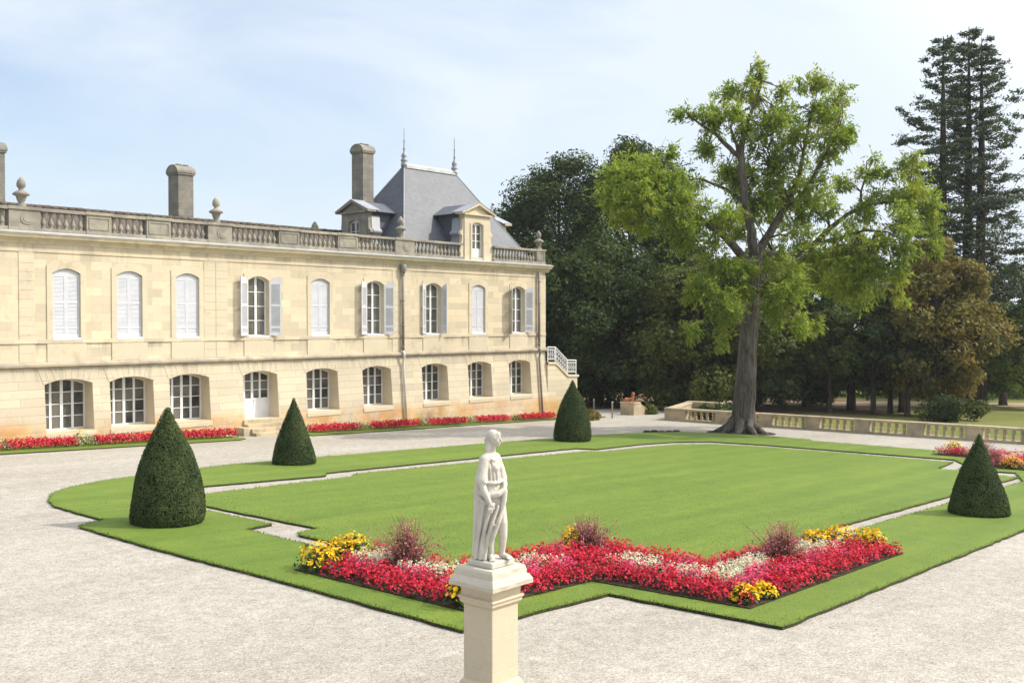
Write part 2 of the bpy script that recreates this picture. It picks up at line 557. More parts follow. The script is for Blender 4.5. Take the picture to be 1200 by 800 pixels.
M['stone_string'] = stone('weathered_course', (0.42, 0.36, 0.27), 2.0, 1.3, 0.006, 0.7, 0.12, grime=0.45, grimecol=(0.22, 0.195, 0.175))
M['stone_grey'] = stone('weathered_limestone', (0.325, 0.298, 0.245), 2.0, 1.2, 0.004, 0.7, 0.14, grime=0.55, grimecol=(0.175, 0.16, 0.14))
M['stone_chimney'] = stone('chimney_stone', (0.24, 0.222, 0.19), 0.33, 0.6, 0.010, 0.65, 0.18, grime=0.5, grimecol=(0.14, 0.135, 0.125))
M['stone_terrace'] = stone('terrace_stone', (0.46, 0.38, 0.26), 2.0, 1.5, 0.004, 0.7, 0.10, grime=0.35, grimecol=(0.24, 0.20, 0.15))
M['stone_pedestal'] = stone('pedestal_stone', (0.56, 0.48, 0.36), 0.42, 3.0, 0.005, 1.12, 0.05, grime=0.06, grimecol=(0.45, 0.36, 0.24), bumpk=0.35)
M['stone_cap'] = stone('pedestal_cap_stone', (0.54, 0.485, 0.395), 3.0, 3.0, 0.0, 0.8, 0.08, grime=0.16, grimecol=(0.36, 0.30, 0.23), bumpk=0.55)
M['marble'] = stone('statue_marble', (0.56, 0.53, 0.47), 9.0, 9.0, 0.0, 1, 0.03, grime=0.26, grimecol=(0.38, 0.34, 0.27), rough=0.7, bumpk=0.3)
M['lead'] = plain('lead_sheet', (0.29, 0.30, 0.325), 0.55, 0.4, 0.10, 1.2)
M['white_lead'] = plain('pale_lead_flashing', (0.50, 0.50, 0.49), 0.6, 0.4, 0.12, 1.5)
M['pipe'] = plain('painted_grey_pipe', (0.25, 0.235, 0.205), 0.6, 0.3, 0.12, 1.5)
M['pipe_white'] = plain('painted_pale_pipe', (0.62, 0.60, 0.56), 0.6, 0.3, 0.08, 1.5)
M['white'] = plain('white_window_paint', (0.70, 0.70, 0.70), 0.45, 0.4, 0.04, 3.0)
M['shutter'] = plain('white_shutter_paint', (0.54, 0.545, 0.575), 0.55, 0.3, 0.05, 2.0)
M['glass'] = make_glass()
M['slate'] = make_slate('slate_roof', (0.098, 0.104, 0.119))
M['slate_dark'] = make_slate('slate_dormer', (0.10, 0.107, 0.125))
M['tile'] = plain('old_roof_tiles', (0.115, 0.092, 0.076), 0.85, 0.2, 0.22, 5.0, 0.5)
M['gravel'] = make_gravel()
M['lawn'] = make_lawn()
M['iron_white'] = plain('white_ironwork', (0.74, 0.74, 0.73), 0.5, 0.4, 0.05)
M['terracotta'] = plain('terracotta', (0.42, 0.17, 0.09), 0.8, 0.2, 0.18, 7.0, 0.3)
M['bollard'] = plain('bollard_paint', (0.40, 0.38, 0.34), 0.6, 0.3, 0.1, 4.0)
M['soil'] = plain('bed_soil', (0.055, 0.040, 0.027), 0.95, 0.1, 0.3, 9.0, 0.8)
# ================================================================ SETTING
rng0 = np.random.default_rng(5)
random.seed(11)

def grid_sheet(name, x0, x1, y0, y1, nx, ny, mat, dz=0.0, kind='structure'):
    xs = np.linspace(x0, x1, nx + 1); ys = np.linspace(y0, y1, ny + 1)
    v = [(x, y, gz(x, y) + dz) for y in ys for x in xs]
    f = [(j * (nx + 1) + i, j * (nx + 1) + i + 1, (j + 1) * (nx + 1) + i + 1, (j + 1) * (nx + 1) + i) for j in range(ny) for i in range(nx)]
    mb = MB(); mb.add(v, f)
    return tag(mb.build(name, mat, None, True, recalc=False), kind=kind)

def make_ground_mat():
    m, nt, b = new_mat('park_ground')
    p = pos(nt)
    nz = noise(nt, p, 0.10, 5, 0.6)
    c = ramp(nt, nz, [(0.35, (0.115, 0.135, 0.032)), (0.5, (0.150, 0.160, 0.042)), (0.65, (0.195, 0.170, 0.070))])
    c = mixc(nt, 1.0, c, ramp(nt, noise(nt, p, 6, 5, 0.75), [(0.3, 0.75), (0.7, 1.15)]), 'MULTIPLY')
    # the belt under the trees is leaf litter and sandy earth
    s = N(nt, 'ShaderNodeSeparateXYZ'); nt.links.new(p, s.inputs[0])
    d = N(nt, 'ShaderNodeVectorMath', operation='DISTANCE'); d.inputs[1].default_value = (80, 62, -8)
    mpn = N(nt, 'ShaderNodeMapping'); mpn.inputs['Scale'].default_value = (1, 1, 1)
    nt.links.new(p, d.inputs[0])
    mask = ramp(nt, math_(nt, 'ADD', math_(nt, 'DIVIDE', d.outputs['Value'], 60.0), math_(nt, 'MULTIPLY', noise(nt, p, 0.15, 4), 0.3)), [(0.60, 1.0), (0.72, 0.0)])
    lit = ramp(nt, noise(nt, p, 2.0, 6, 0.75), [(0.3, (0.055, 0.036, 0.020)), (0.55, (0.14, 0.095, 0.052)), (0.75, (0.22, 0.155, 0.095))])
    c = mixc(nt, mask, c, lit)
    nt.links.new(c, b.inputs['Base Color'])
    b.inputs['Roughness'].default_value = 0.95
    b.inputs['Specular IOR Level'].default_value = 0.1
    bump(nt, b, noise(nt, p, 5, 5, 0.8), 0.6, 0.1)
    return m
M['ground'] = make_ground_mat()
mb = MB()
gx = [-1500, -300, -60, -15] + list(np.linspace(-10, 150, 33)) + [220, 400, 1500]
gy = [-1500, -300, -80, -40] + list(np.linspace(-35, 90, 26)) + [150, 400, 1500]
mb.add([(x, y, gz(x, y) - 0.006) for y in gy for x in gx], [(j * len(gx) + i, j * len(gx) + i + 1, (j + 1) * len(gx) + i + 1, (j + 1) * len(gx) + i) for j in range(len(gy) - 1) for i in range(len(gx) - 1)])
tag(mb.build('ground', M['ground'], None, True, recalc=False), kind='structure')

# gravel court: meets the terrace wall at x = 57 and opens to the sphinx at the far corner
mb = MB()
crt = [(-15, -40), (57.2, -40), (57.2, 36.4), (59.0, 39.5), (66, 41.5), (80, 47), (80, 52), (60, 47), (52, 45), (40, 43.2), (-15, 43.2)]
mb2 = MB()
xs_, ys_ = np.linspace(-15, 57.2, 30), np.linspace(-40, 43.2, 36)
mb.add([(x, y, gz(x, y)) for y in ys_ for x in xs_], [(j * 30 + i, j * 30 + i + 1, (j + 1) * 30 + i + 1, (j + 1) * 30 + i) for j in range(35) for i in range(29)])
poly = [(57.2, 34), (60.0, 37.5), (70, 39.0), (84, 43.5), (84, 49), (70, 47.5), (57.2, 46.5)]
pv = [(x, y, gz(x, y)) for x, y in poly]
mb.add(pv, tessellate_polygon([[Vector(p) for p in pv]]))
tag(mb.build('gravel_court', M['gravel'], None, True, recalc=False), kind='structure')
# make sure the sheet faces up
def face_up(o):
    bm = bmesh.new(); bm.from_mesh(o.data)
    for f in bm.faces:
        if f.normal.z < 0: f.normal_flip()
    bm.to_mesh(o.data); bm.free()
face_up(bpy.data.objects['gravel_court'])

M['sand'] = plain('sandy_path', (0.34, 0.25, 0.17), 0.95, 0.1, 0.14, 3.0, 0.4)
def ribbon(name, pts, w, mat, dz):
    mb = MB(); v = []
    for i, p in enumerate(pts):
        a = Vector(pts[max(i - 1, 0)]); c = Vector(pts[min(i + 1, len(pts) - 1)])
        d = (c - a).normalized(); n_ = Vector((-d.y, d.x))
        for s in (-1, 1):
            q = Vector(p) + n_ * s * w * (0.5 + 0.06 * math.sin(i * 2.3))
            v.append((q.x, q.y, gz(q.x, q.y) + dz))
    mb.add(v, [(2 * i, 2 * i + 2, 2 * i + 3, 2 * i + 1) for i in range(len(pts) - 1)])
    o = mb.build(name, mat, None, True, recalc=False); face_up(o)
    return tag(o, kind='structure')
ribbon('sandy_path', [(74, 60), (82, 50), (90, 43), (99, 37), (110, 30), (122, 22), (135, 12), (150, 0)], 7.5, M['sand'], 0.012)

def slab(name, outer, holes, mat, h, jit=0.025, seed=1, step=0.3):
    """turf: a low flat-topped slab with slightly ragged edges"""
    rg = random.Random(seed)
    def dens(poly):
        out = []
        n = len(poly)
        for i in range(n):
            a, c = Vector(poly[i]), Vector(poly[(i + 1) % n])
            k = max(1, int((c - a).length / step))
            for t in range(k):
                p = a.lerp(c, t / k)
                j = jit if t else jit * 0.4
                out.append((p.x + rg.uniform(-j, j), p.y + rg.uniform(-j, j)))
        return out
    loops = [dens(outer)] + [dens(h_) for h_ in holes]
    tr = tessellate_polygon([[Vector((x, y, 0)) for x, y in l] for l in loops])
    flat = [p for l in loops for p in l]
    mb = MB()
    mb.add([(x, y, gz(x, y) + h) for x, y in flat], [])
    mb.f = [tuple(t) for t in tr]; mb.m = [0] * len(tr)
    off = 0
    for l in loops:
        n = len(l)
        v = [(x, y, gz(x, y) + h) for x, y in l] + [(x, y, gz(x, y) - 0.03) for x, y in l]
        mb.add(v, [(i, (i + 1) % n, n + (i + 1) % n, n + i) for i in range(n)])
    o = mb.build(name, mat, None, False, recalc=False)
    bm = bmesh.new(); bm.from_mesh(o.data)
    for f in bm.faces:
        if abs(f.normal.z) > 0.5 and f.normal.z < 0: f.normal_flip()
    bm.to_mesh(o.data); bm.free()
    return tag(o, kind='structure')

def arc(cx, cy, r, a0, a1, n):
    return [(cx + r * math.cos(R(a0 + (a1 - a0) * i / n)), cy + r * math.sin(R(a0 + (a1 - a0) * i / n))) for i in range(n + 1)]

inner_lawn = [(14.9, 25.0), (15.3, 25.6), (16.2, 25.8), (21.9, 26.25), (22.5, 26.75), (35.2, 26.75), (35.9, 26.2), (39.2, 26.2), (41.4, 26.1), (43.0, 25.2), (43.75, 23.2), (43.9, 20), (43.85, 14.3), (40.6, 13.8), (40.7, 12.9), (39.9, 10.75),
              (18.0, 10.72), (18.4, 13.85), (14.05, 13.85), (14.08, 18.7), (14.25, 18.95), (14.95, 19.15)]
outer_border = [(11.0, 10.65), (11.05, 15), (11.0, 19.5), (11.1, 22.9), (11.2, 23.1), (11.95, 23.45), (12.05, 26.2), (12.35, 27.2), (13.0, 28.5), (14.0, 29.5), (15.3, 30.25), (17.5, 31.0), (21.0, 31.7), (30, 31.9), (42, 31.9), (45.9, 31.3), (48.4, 30.3), (49.6, 28.2), (50.0, 25.5), (49.7, 23.4), (49.05, 22.9), (48.8, 16.3), (48.95, 10.65), (45.5, 10.55), (45.35, 7.2), (14.65, 7.3), (14.5, 10.5)]
border_hole = [(14.55, 23.4), (14.75, 26.2), (15.6, 27.0), (17.1, 27.2), (21.35, 26.95), (21.9, 27.55), (24.1, 27.65), (36.0, 27.85), (36.3, 27.0), (40.0, 27.2), (42.5, 26.9), (44.2, 25.9), (44.75, 23.5), (44.9, 14.6), (43.1, 13.6), (41.0, 13.15), (41.6, 11.3), (38.7, 10.25),
               (17.25, 10.22), (17.3, 13.2), (13.45, 13.25), (13.5, 17.2), (13.65, 20.1), (14.5, 20.3)]
slab('lawn', inner_lawn, [], M['lawn'], 0.05, seed=3)
slab('lawn_border', outer_border, [border_hole], M['lawn'], 0.055, seed=4)
# strips of turf along the foot of the facade
slab('lawn_strip', [(9, 40.0), (26.9, 40.05), (27.5, 40.5), (27.6, 41.4), (27.3, 42.6), (9, 42.6)], [], M['lawn'], 0.05, seed=6)
slab('lawn_strip', [(31.0, 40.1), (36, 40.2), (44, 40.7), (52, 41.1), (55.2, 40.6), (56.2, 41.0), (56.0, 41.9), (52, 42.35), (32.0, 42.4), (31.2, 41.8)], [], M['lawn'], 0.05, seed=7)
# bare earth ring round the great tree
mb = MB()
mb.lathe([(0.01, 0.06), (1.2, 0.06), (1.7, 0.03), (2.0, -0.02)], 51.0, 28.1, gz(51, 28.1), 24)
tag(mb.build('soil_patch', M['soil'], None, True), kind='structure')
mb = MB()
for k in range(5):
    x_, y_ = 47.1 + 0.35 * k, 31.55 - 0.25 * k
    mb.lathe([(0.01, 0.12), (0.16, 0.10), (0.28, -0.02)], x_, y_, gz(x_, y_) + 0.02 * math.sin(k * 2), 9)
tag(mb.build('soil_patch', M['soil'], None, True), kind='structure')

# ================================================================ CHATEAU
FY = 42.8
def yl(z):
    """face of the battered ground floor"""
    return FY - 0.08 * (-1.93 - z)
CH = thing('chateau', 'long pale limestone chateau wing with white shutters and slate pavilion roof', 'building', (30.0, 46.0, gz(30, 46)))

def arch_z(o, x):
    cx, w, z0, zc, rise = o
    return zc - rise * ((x - cx) / (w / 2)) ** 2

def wall_strip(mb, x0, x1, zb, zt, ops, yf, nseg=8, mi=0):
    ops = sorted(ops)
    cur = x0
    def q(xa, xb, za0, za1, zb0, zb1):
        # quad with bottom heights za0 (at xa), za1 (at xb), top zb0, zb1
        mb.add([(xa, yf(za0), za0), (xb, yf(za1), za1), (xb, yf(zb1), zb1), (xa, yf(zb0), zb0)], [(0, 1, 2, 3)], mi)
    for o in ops:
        cx, w, z0, zc, rise = o
        a, b = cx - w / 2, cx + w / 2
        if a > cur + 1e-6: q(cur, a, zb, zb, zt, zt)
        if z0 > zb + 1e-6: q(a, b, zb, zb, z0, z0)
        xs = np.linspace(a, b, nseg + 1)
        for i in range(nseg):
            q(xs[i], xs[i + 1], arch_z(o, xs[i]), arch_z(o, xs[i + 1]), zt, zt)
        cur = b
    if x1 > cur: q(cur, x1, zb, zb, zt, zt)

def outline(o, nseg=8, ins=0.0, bot=None):
    cx, w, z0, zc, rise = o
    o2 = (cx, w - 2 * ins, z0 + (ins if bot is None else bot), zc - ins, rise)
    a, b = o2[0] - o2[1] / 2, o2[0] + o2[1] / 2
    xs = np.linspace(a, b, nseg + 1)
    return [(a, o2[2])] + [(x, arch_z(o2, x)) for x in xs] + [(b, o2[2])]

def reveal(mb, o, yf, yr, mi=0):
    pl = outline(o)
    v = [(x, yf(z), z) for x, z in pl] + [(x, yr, z) for x, z in pl]
    n = len(pl)
    mb.add(v, [(i, i + 1, n + i + 1, n + i) for i in range(n - 1)] + [(n - 1, 0, n, 2 * n - 1)], mi)

UPX = [12.0, 15.78, 20.25, 23.08, 25.94, 29.83, 33.63, 37.39, 41.81, 45.62, 49.33]
up_ops = [(x, 1.2, -0.71, 2.24, 0.20) for x in UPX]
lo_ops = [(x + 0.05, 2.06, -4.60, -2.41, 0.20) for x in UPX]
DOOR_I = 5
lo_ops[DOOR_I] = (29.88, 2.0, -4.75, -2.41, 0.20)

# --- walls
mb = MB()
wall_strip(mb, 9, 52.0, -1.93, 3.4, up_ops, lambda z: FY)
for o in up_ops: reveal(mb, o, lambda z: FY, FY + 0.3, 1)
mb.add([(52.0, FY, -1.93), (52.0, 52, -1.93), (52.0, 52, 3.6), (52.0, FY, 3.6)], [(0, 1, 2, 3)])
mb.add([(9, 52, -7), (52.0, 52, -7), (52.0, 52, 3.6), (9, 52, 3.6)], [(0, 1, 2, 3)])
mb.build('upper_wall', [M['stone_upper'], M['stone_reveal']], CH, recalc=False)
mb = MB()
wall_strip(mb, 9, 52.0, -6.9, -1.93, lo_ops, yl)
for o in lo_ops: reveal(mb, o, yl, FY + 0.71, 1)
mb.add([(52.0, yl(-6.9), -6.9), (52.0, 52, -6.9), (52.0, 52, -1.93), (52.0, FY, -1.93)], [(0, 1, 2, 3)])
mb.build('lower_wall', [M['stone_lower'], M['stone_reveal']], CH, recalc=False)

# --- raised surrounds, aprons, bands
for o in up_ops:
    mb = MB()
    cx = o[0]
    x0, x1 = cx - 0.84, cx + 0.84
    P = 0.035
    seg = 8
    xs = np.linspace(x0, x1, seg + 1)
    top = [2.56 - 0.20 * ((x - cx) / 0.84) ** 4 for x in xs]
    ring = [(x0, -0.72)] + list(zip(xs, top)) + [(x1, -0.72)]
    inn = outline((cx, 1.2, -0.72, 2.24, 0.20), seg)
    n = len(ring)
    yv = FY - P
    mb.add([(x, yv, z) for x, z in ring] + [(x, yv, z) for x, z in inn], [(i, i + 1, n + i + 1, n + i) for i in range(n - 1)])
    mb.add([(x, yv, z) for x, z in ring] + [(x, FY + 0.002, z) for x, z in ring], [(i, i + 1, n + i + 1, n + i) for i in range(n - 1)])
    mb.add([(x, yv, z) for x, z in inn] + [(x, FY + 0.002, z) for x, z in inn], [(i, i + 1, n + i + 1, n + i) for i in range(n - 1)])
    mb.build('window_surround', M['stone_trim'], CH)
    mb = MB(); mb.box(x0, x1, FY - P, FY + 0.05, -1.68, -0.905)
    mb.build('apron_panel', M['stone_trim'], CH)
mb = MB()
mb.box(9, 52.03, FY - 0.05, FY + 0.05, -0.905, -0.722)
mb.box(9, 52.03, FY - 0.035, FY + 0.05, 2.87, 2.95)
mb.build('sill_band', M['stone_upper'], CH, bevel=0.008)
def extrude_x(mb, prof, x0, x1, mi=0):
    mb.prism(prof, lambda y, z: (x0, y, z), lambda y, z: (x1, y, z), mi)
mb = MB()
extrude_x(mb, [(FY + 0.1, -1.945), (FY - 0.04, -1.945), (FY - 0.07, -1.90), (FY - 0.15, -1.86), (FY - 0.15, -1.77), (FY - 0.02, -1.675), (FY + 0.1, -1.675)], 9, 52.12)
mb.build('string_course', M['stone_string'], CH)
mb = MB()
extrude_x(mb, [(FY + 0.2, 3.22), (FY - 0.03, 3.22), (FY - 0.06, 3.30), (FY - 0.10, 3.34), (FY - 0.14, 3.40), (FY - 0.30, 3.45), (FY - 0.33, 3.52), (FY - 0.37, 3.60), (FY + 0.2, 3.60)], 9, 52.35)
mb.build('cornice', M['stone_cornice'], CH)
mb = MB()
extrude_x(mb, [(FY + 0.8, 3.603), (FY - 0.39, 3.603), (FY - 0.40, 3.66), (FY - 0.12, 3.715), (FY + 0.8, 3.715)], 9, 52.38)
mb.build('lead_flashing', M['white_lead'], CH)

# --- quoin strips with open joints
for xa, xb in ((18.27, 18.90), (26.80, 27.42), (27.44, 28.06), (38.62, 39.2), (39.42, 40.02), (51.42, 52.03)):
    mb = MB()
    z = -1.675
    while z < 2.85:
        mb.box(xa, xb, FY - 0.022, FY + 0.03, z + 0.004, min(z + 0.368, 2.868))
        z += 0.372
    mb.build('quoin_strip', M['stone_trim'], CH, bevel=0.006)

# --- flat voussoirs above the ground-floor openings
for o in lo_ops:
    mb = MB()
    cx, w, z0, zc, rise = o
    nv = 9
    for k in range(nv):
        x0_, x1_ = cx - w / 2 - 0.04 + (w + 0.08) * k / nv + 0.006, cx - w / 2 - 0.04 + (w + 0.08) * (k + 1) / nv - 0.006
        fl = 0.22
        t0, t1 = cx + (x0_ - cx) * (1 + fl), cx + (x1_ - cx) * (1 + fl)
        za, zb_ = arch_z(o, x0_) + 0.003, arch_z(o, x1_) + 0.003
        zt = -1.955 - (0.03 if k % 2 else 0.0)
        pr = 0.012
        front = [(x0_, yl(za) - pr, za), (x1_, yl(zb_) - pr, zb_), (t1, yl(zt) - pr, zt), (t0, yl(zt) - pr, zt)]
        back = [(x, y + 0.05, z) for x, y, z in front]
        mb.add(front + back, [(0, 1, 2, 3), (0, 1, 5, 4), (1, 2, 6, 5), (2, 3, 7, 6), (3, 0, 4, 7)])
    mb.build('flat_arch', M['stone_lower'], CH)

# --- windows
def bar(mb, x0, x1, z0, z1, y, t=0.05):
    mb.box(x0, x1, y - t, y, z0, z1)
def make_window(name, o, y, ncol, nrow, parent, door=False, bw=0.075, mull=0.045, center=0.10, panel_z=None):
    """white casement filling an arched opening; returns the frame object"""
    cx, w, z0, zc, rise = o
    mb = MB()
    a = outline(o, 8); b = outline(o, 8, bw)
    n = len(a)
    for yy in (y - 0.06, y):
        mb.add([(x, yy, z) for x, z in a] + [(x, yy, z) for x, z in b], [(i, (i + 1) % n, n + (i + 1) % n, n + i) for i in range(n)])
    mb.add([(x, y - 0.06, z) for x, z in b] + [(x, y, z) for x, z in b], [(i, (i + 1) % n, n + (i + 1) % n, n + i) for i in range(n)])
    x0, x1 = cx - w / 2 + bw, cx + w / 2 - bw
    zb = z0 + bw if panel_z is None else panel_z
    top = zc - bw
    for k in range(1, ncol):
        xm = x0 + (x1 - x0) * k / ncol
        wd = (center + 0.03 if ncol > 2 else center) if (k * 2 == ncol) else (0.105 if ncol > 2 else mull)
        bar(mb, xm - wd / 2, xm + wd / 2, z0 + bw * 0.5, arch_z((cx, w, z0, zc - bw, rise), xm) + 0.02, y - 0.008, 0.05)
    for r_ in range(1, nrow):
        zz = zb + (top - zb) * r_ / nrow
        bar(mb, x0, x1, zz - mull * 0.4, zz + mull * 0.4, y - 0.012, 0.04)
    if panel_z is not None:
        mb.box(x0, x1, y - 0.045, y, z0 + 0.02, panel_z + 0.03)
        for k in range(ncol):
            xa = x0 + (x1 - x0) * k / ncol + 0.08; xb = x0 + (x1 - x0) * (k + 1) / ncol - 0.08
            mb.box(xa, xb, y - 0.062, y - 0.03, z0 + 0.16, panel_z - 0.10)
    f = mb.build(name, M['white'], parent, bevel=0.006)
    g = MB()
    for k in range(ncol):
        xa = x0 + (x1 - x0) * k / ncol; xb = x0 + (x1 - x0) * (k + 1) / ncol
        for r_ in range(nrow):
            za = zb + (top - zb) * r_ / nrow; zb2 = zb + (top - zb) * (r_ + 1) / nrow
            ya, yb = y - 0.02 + random.uniform(-.004, .004), y - 0.02 + random.uniform(-.004, .004)
            if r_ == nrow - 1:
                zl, zr = (min(zb2, arch_z(o, xx) - bw * 0.6) for xx in (xa + 0.01, xb - 0.01))
            else: zl = zr = zb2
            g.add([(xa + .004, ya, za + .004), (xb - .004, yb, za + .004), (xb - .004, yb, zr), (xa + .004, ya, zl)], [(0, 1, 2, 3)])
    g.build('pane', M['glass'], f, recalc=False)
    return f

def shutter_leaf(parent, hinge, zlo, ztop, width, side, phi, y, thick=0.04):
    """louvred leaf hung at x = hinge; side +1 opens from the left jamb, -1 from the right"""
    ph = R(phi)
    du = Vector((math.cos(ph) * side, -math.sin(ph), 0))
    dn = Vector((-math.sin(ph) * side, -math.cos(ph), 0))
    o0 = Vector((hinge, y, 0))
    def W_(u, t, z): return tuple(o0 + du * u + dn * t + Vector((0, 0, z)))
    mb = MB()
    def lb(u0, u1, t0, t1, z0, z1):
        mb.add([W_(u, t, z) for z in (z0, z1) for t in (t0, t1) for u in (u0, u1)], [(0, 2, 3, 1), (4, 5, 7, 6), (0, 1, 5, 4), (2, 6, 7, 3), (0, 4, 6, 2), (1, 3, 7, 5)])
    st = 0.075
    zt = lambda u: ztop(u)
    # stiles
    lb(0, st, 0, thick, zlo, zt(0)); lb(width - st, width, 0, thick, zlo, zt(width) - 0.005)
    mid = zlo + (zt(width) - zlo) * 0.52
    lb(st, width - st, 0.002, thick - .002, zlo, zlo + 0.16)
    lb(st, width - st, 0.002, thick - .002, mid - 0.06, mid + 0.06)
    low = zlo + 0.42
    lb(st, width - st, 0.002, thick - .002, low - 0.05, low + 0.05)
    pts = [(u, zt(u)) for u in np.linspace(st, width - st, 5)]
    poly = [(st, zt(0) - 0.14)] + pts + [(width - st, zt(0) - 0.14)]
    mb.prism(poly, lambda u, z: W_(u, 0.002, z), lambda u, z: W_(u, thick - 0.002, z))
    for za, zb in ((zlo + 0.16, low - .05), (low + .05, mid - 0.06), (mid + 0.06, zt(0) - 0.14)):
        k = max(1, int((zb - za) / 0.055))
        for i in range(k):
            z_ = za + (zb - za) * i / k; h_ = (zb - za) / k
            v = [W_(st, 0.006, z_ + h_), W_(width - st, 0.006, z_ + h_), W_(width - st, thick - 0.006, z_ + 0.004), W_(st, thick - 0.006, z_ + 0.004)]
            v += [W_(st, 0.006, z_ + h_ * 0.72), W_(width - st, 0.006, z_ + h_ * 0.72), W_(width - st, thick - 0.006, z_ - h_ * 0.2), W_(st, thick - 0.006, z_ - h_ * 0.2)]
            mb.add(v, [(0, 1, 2, 3), (7, 6, 5, 4), (2, 6, 7, 3), (0, 4, 5, 1)])
    for zz in (zlo + 0.25, zt(0) - 0.35):
        lb(-0.02, 0.05, -0.012, thick + 0.012, zz, zz + 0.05)
    return mb.build('shutter', M['shutter'], parent)

OPEN = {5: (158, 160, .6), 7: (158, 160, .6), 8: (165, 112, .36), 10: (140, 158, .6)}
for i, o in enumerate(up_ops):
    cx, w, z0, zc, rise = o
    f = make_window('window', o, FY + 0.29, 2, 4, CH, center=0.13)
    s = MB(); s.box(cx - w / 2 + .002, cx + w / 2 - .002, FY - 0.06, FY + 0.22, z0 - 0.06, z0 + 0.035)
    s.build('sill', M['white'], f, bevel=0.01)
    lw = w / 2 - 0.006
    for side in (1, -1):
        hx = cx - side * (w / 2 - 0.004)
        if i in OPEN:
            l_, r_, wd = OPEN[i]
            ph = l_ if side == 1 else r_
            shutter_leaf(f, cx - side * (w / 2 + 0.03), z0 + 0.03, lambda u, wd=wd: 2.03 + 0.2 * (1 - (1 - min(u / wd, 1)) ** 2) - 0.02, wd - 0.02, side, ph, FY - 0.045)
        else:
            shutter_leaf(f, hx, z0 + 0.03, lambda u: 2.04 + 0.2 * (1 - (1 - min(u / 0.6, 1)) ** 2) - 0.015, lw, side, 0, FY + 0.10)
for i, o in enumerate(lo_ops):
    cx, w, z0, zc, rise = o
    if i == DOOR_I:
        f = make_window('door', o, FY + 0.70, 4, 3, CH, panel_z=-3.82, bw=0.08)
        h = MB(); h.tube([(cx + 0.09, FY + 0.64, -3.9), (cx + 0.09, FY + 0.57, -3.9)], 0.018, 6); h.tube([(cx + 0.09, FY + 0.58, -3.9), (cx + 0.2, FY + 0.58, -3.9)], 0.014, 6)
        h.build('handle', M['lead'], f)
        continue
    f = make_window('window', o, FY + 0.70, 4, 4, CH, bw=0.07)
    s = MB()
    yv = yl(z0)
    s.prism([(yv - 0.05, z0 - 0.27), (yv - 0.05, z0 - 0.06), (FY + 0.655, z0 + 0.015), (FY + 0.655, z0 - 0.27)], lambda y, z: (cx - w / 2 - 0.06 if y < FY else cx - w / 2 + 0.003, y, z), lambda y, z: (cx + w / 2 + 0.06 if y < FY else cx + w / 2 - 0.003, y, z))
    s.build('sill', M['stone_trim'], f, bevel=0.012)

# --- door steps
mb = MB()
g0 = gz(29.9, 42)
nst = 4
ztop = -4.76
rise_ = (ztop - g0) / nst
for k in range(nst):
    mb.box(28.75 - 0.0 * k, 31.0, FY - 0.35 - 0.33 * k, FY + 0.68 if k == 0 else FY - 0.02 - 0.33 * k, g0 - 0.2, ztop - rise_ * k - (0.0 if k == 0 else 0.0))
mb.box(28.35, 28.74, FY - 0.9, FY - 0.1, g0 - 0.2, ztop - 0.30)
mb.build('steps', M['stone_terrace'], CH, bevel=0.02)

# --- downpipes
for (x, ztp, hop) in ((39.31, 3.2, True), (51.22, 3.2, False)):
    mb = MB()
    r_ = 0.085
    mb.tube([(x, FY - 0.14, ztp), (x, FY - 0.14, -1.6)], r_, 10)
    zs = [2.6, 1.2, -0.2, -1.4]
    for z in zs: mb.tube([(x, FY - 0.14, z - 0.04), (x, FY - 0.14, z + 0.04)], r_ * 1.22, 10)
    if hop: mb.lathe([(0.09, 0), (0.17, 0.25), (0.19, 0.5), (0.16, 0.52)], x, FY - 0.17, 2.68, 10)
    d = mb.build('downpipe', M['pipe'], CH, True)
    mb = MB()
    g_ = gz(x, 42.2)
    mb.tube([(x, FY - 0.14, -1.62), (x, FY - 0.22, -1.75), (x, FY - 0.24, -1.98), (x, yl(-2.3) - 0.12, -2.3), (x, yl(g_) - 0.12, g_)], r_ * 0.8, 10)
    mb.build('lower_pipe', M['pipe_white'] if hop else M['pipe'], d, True)

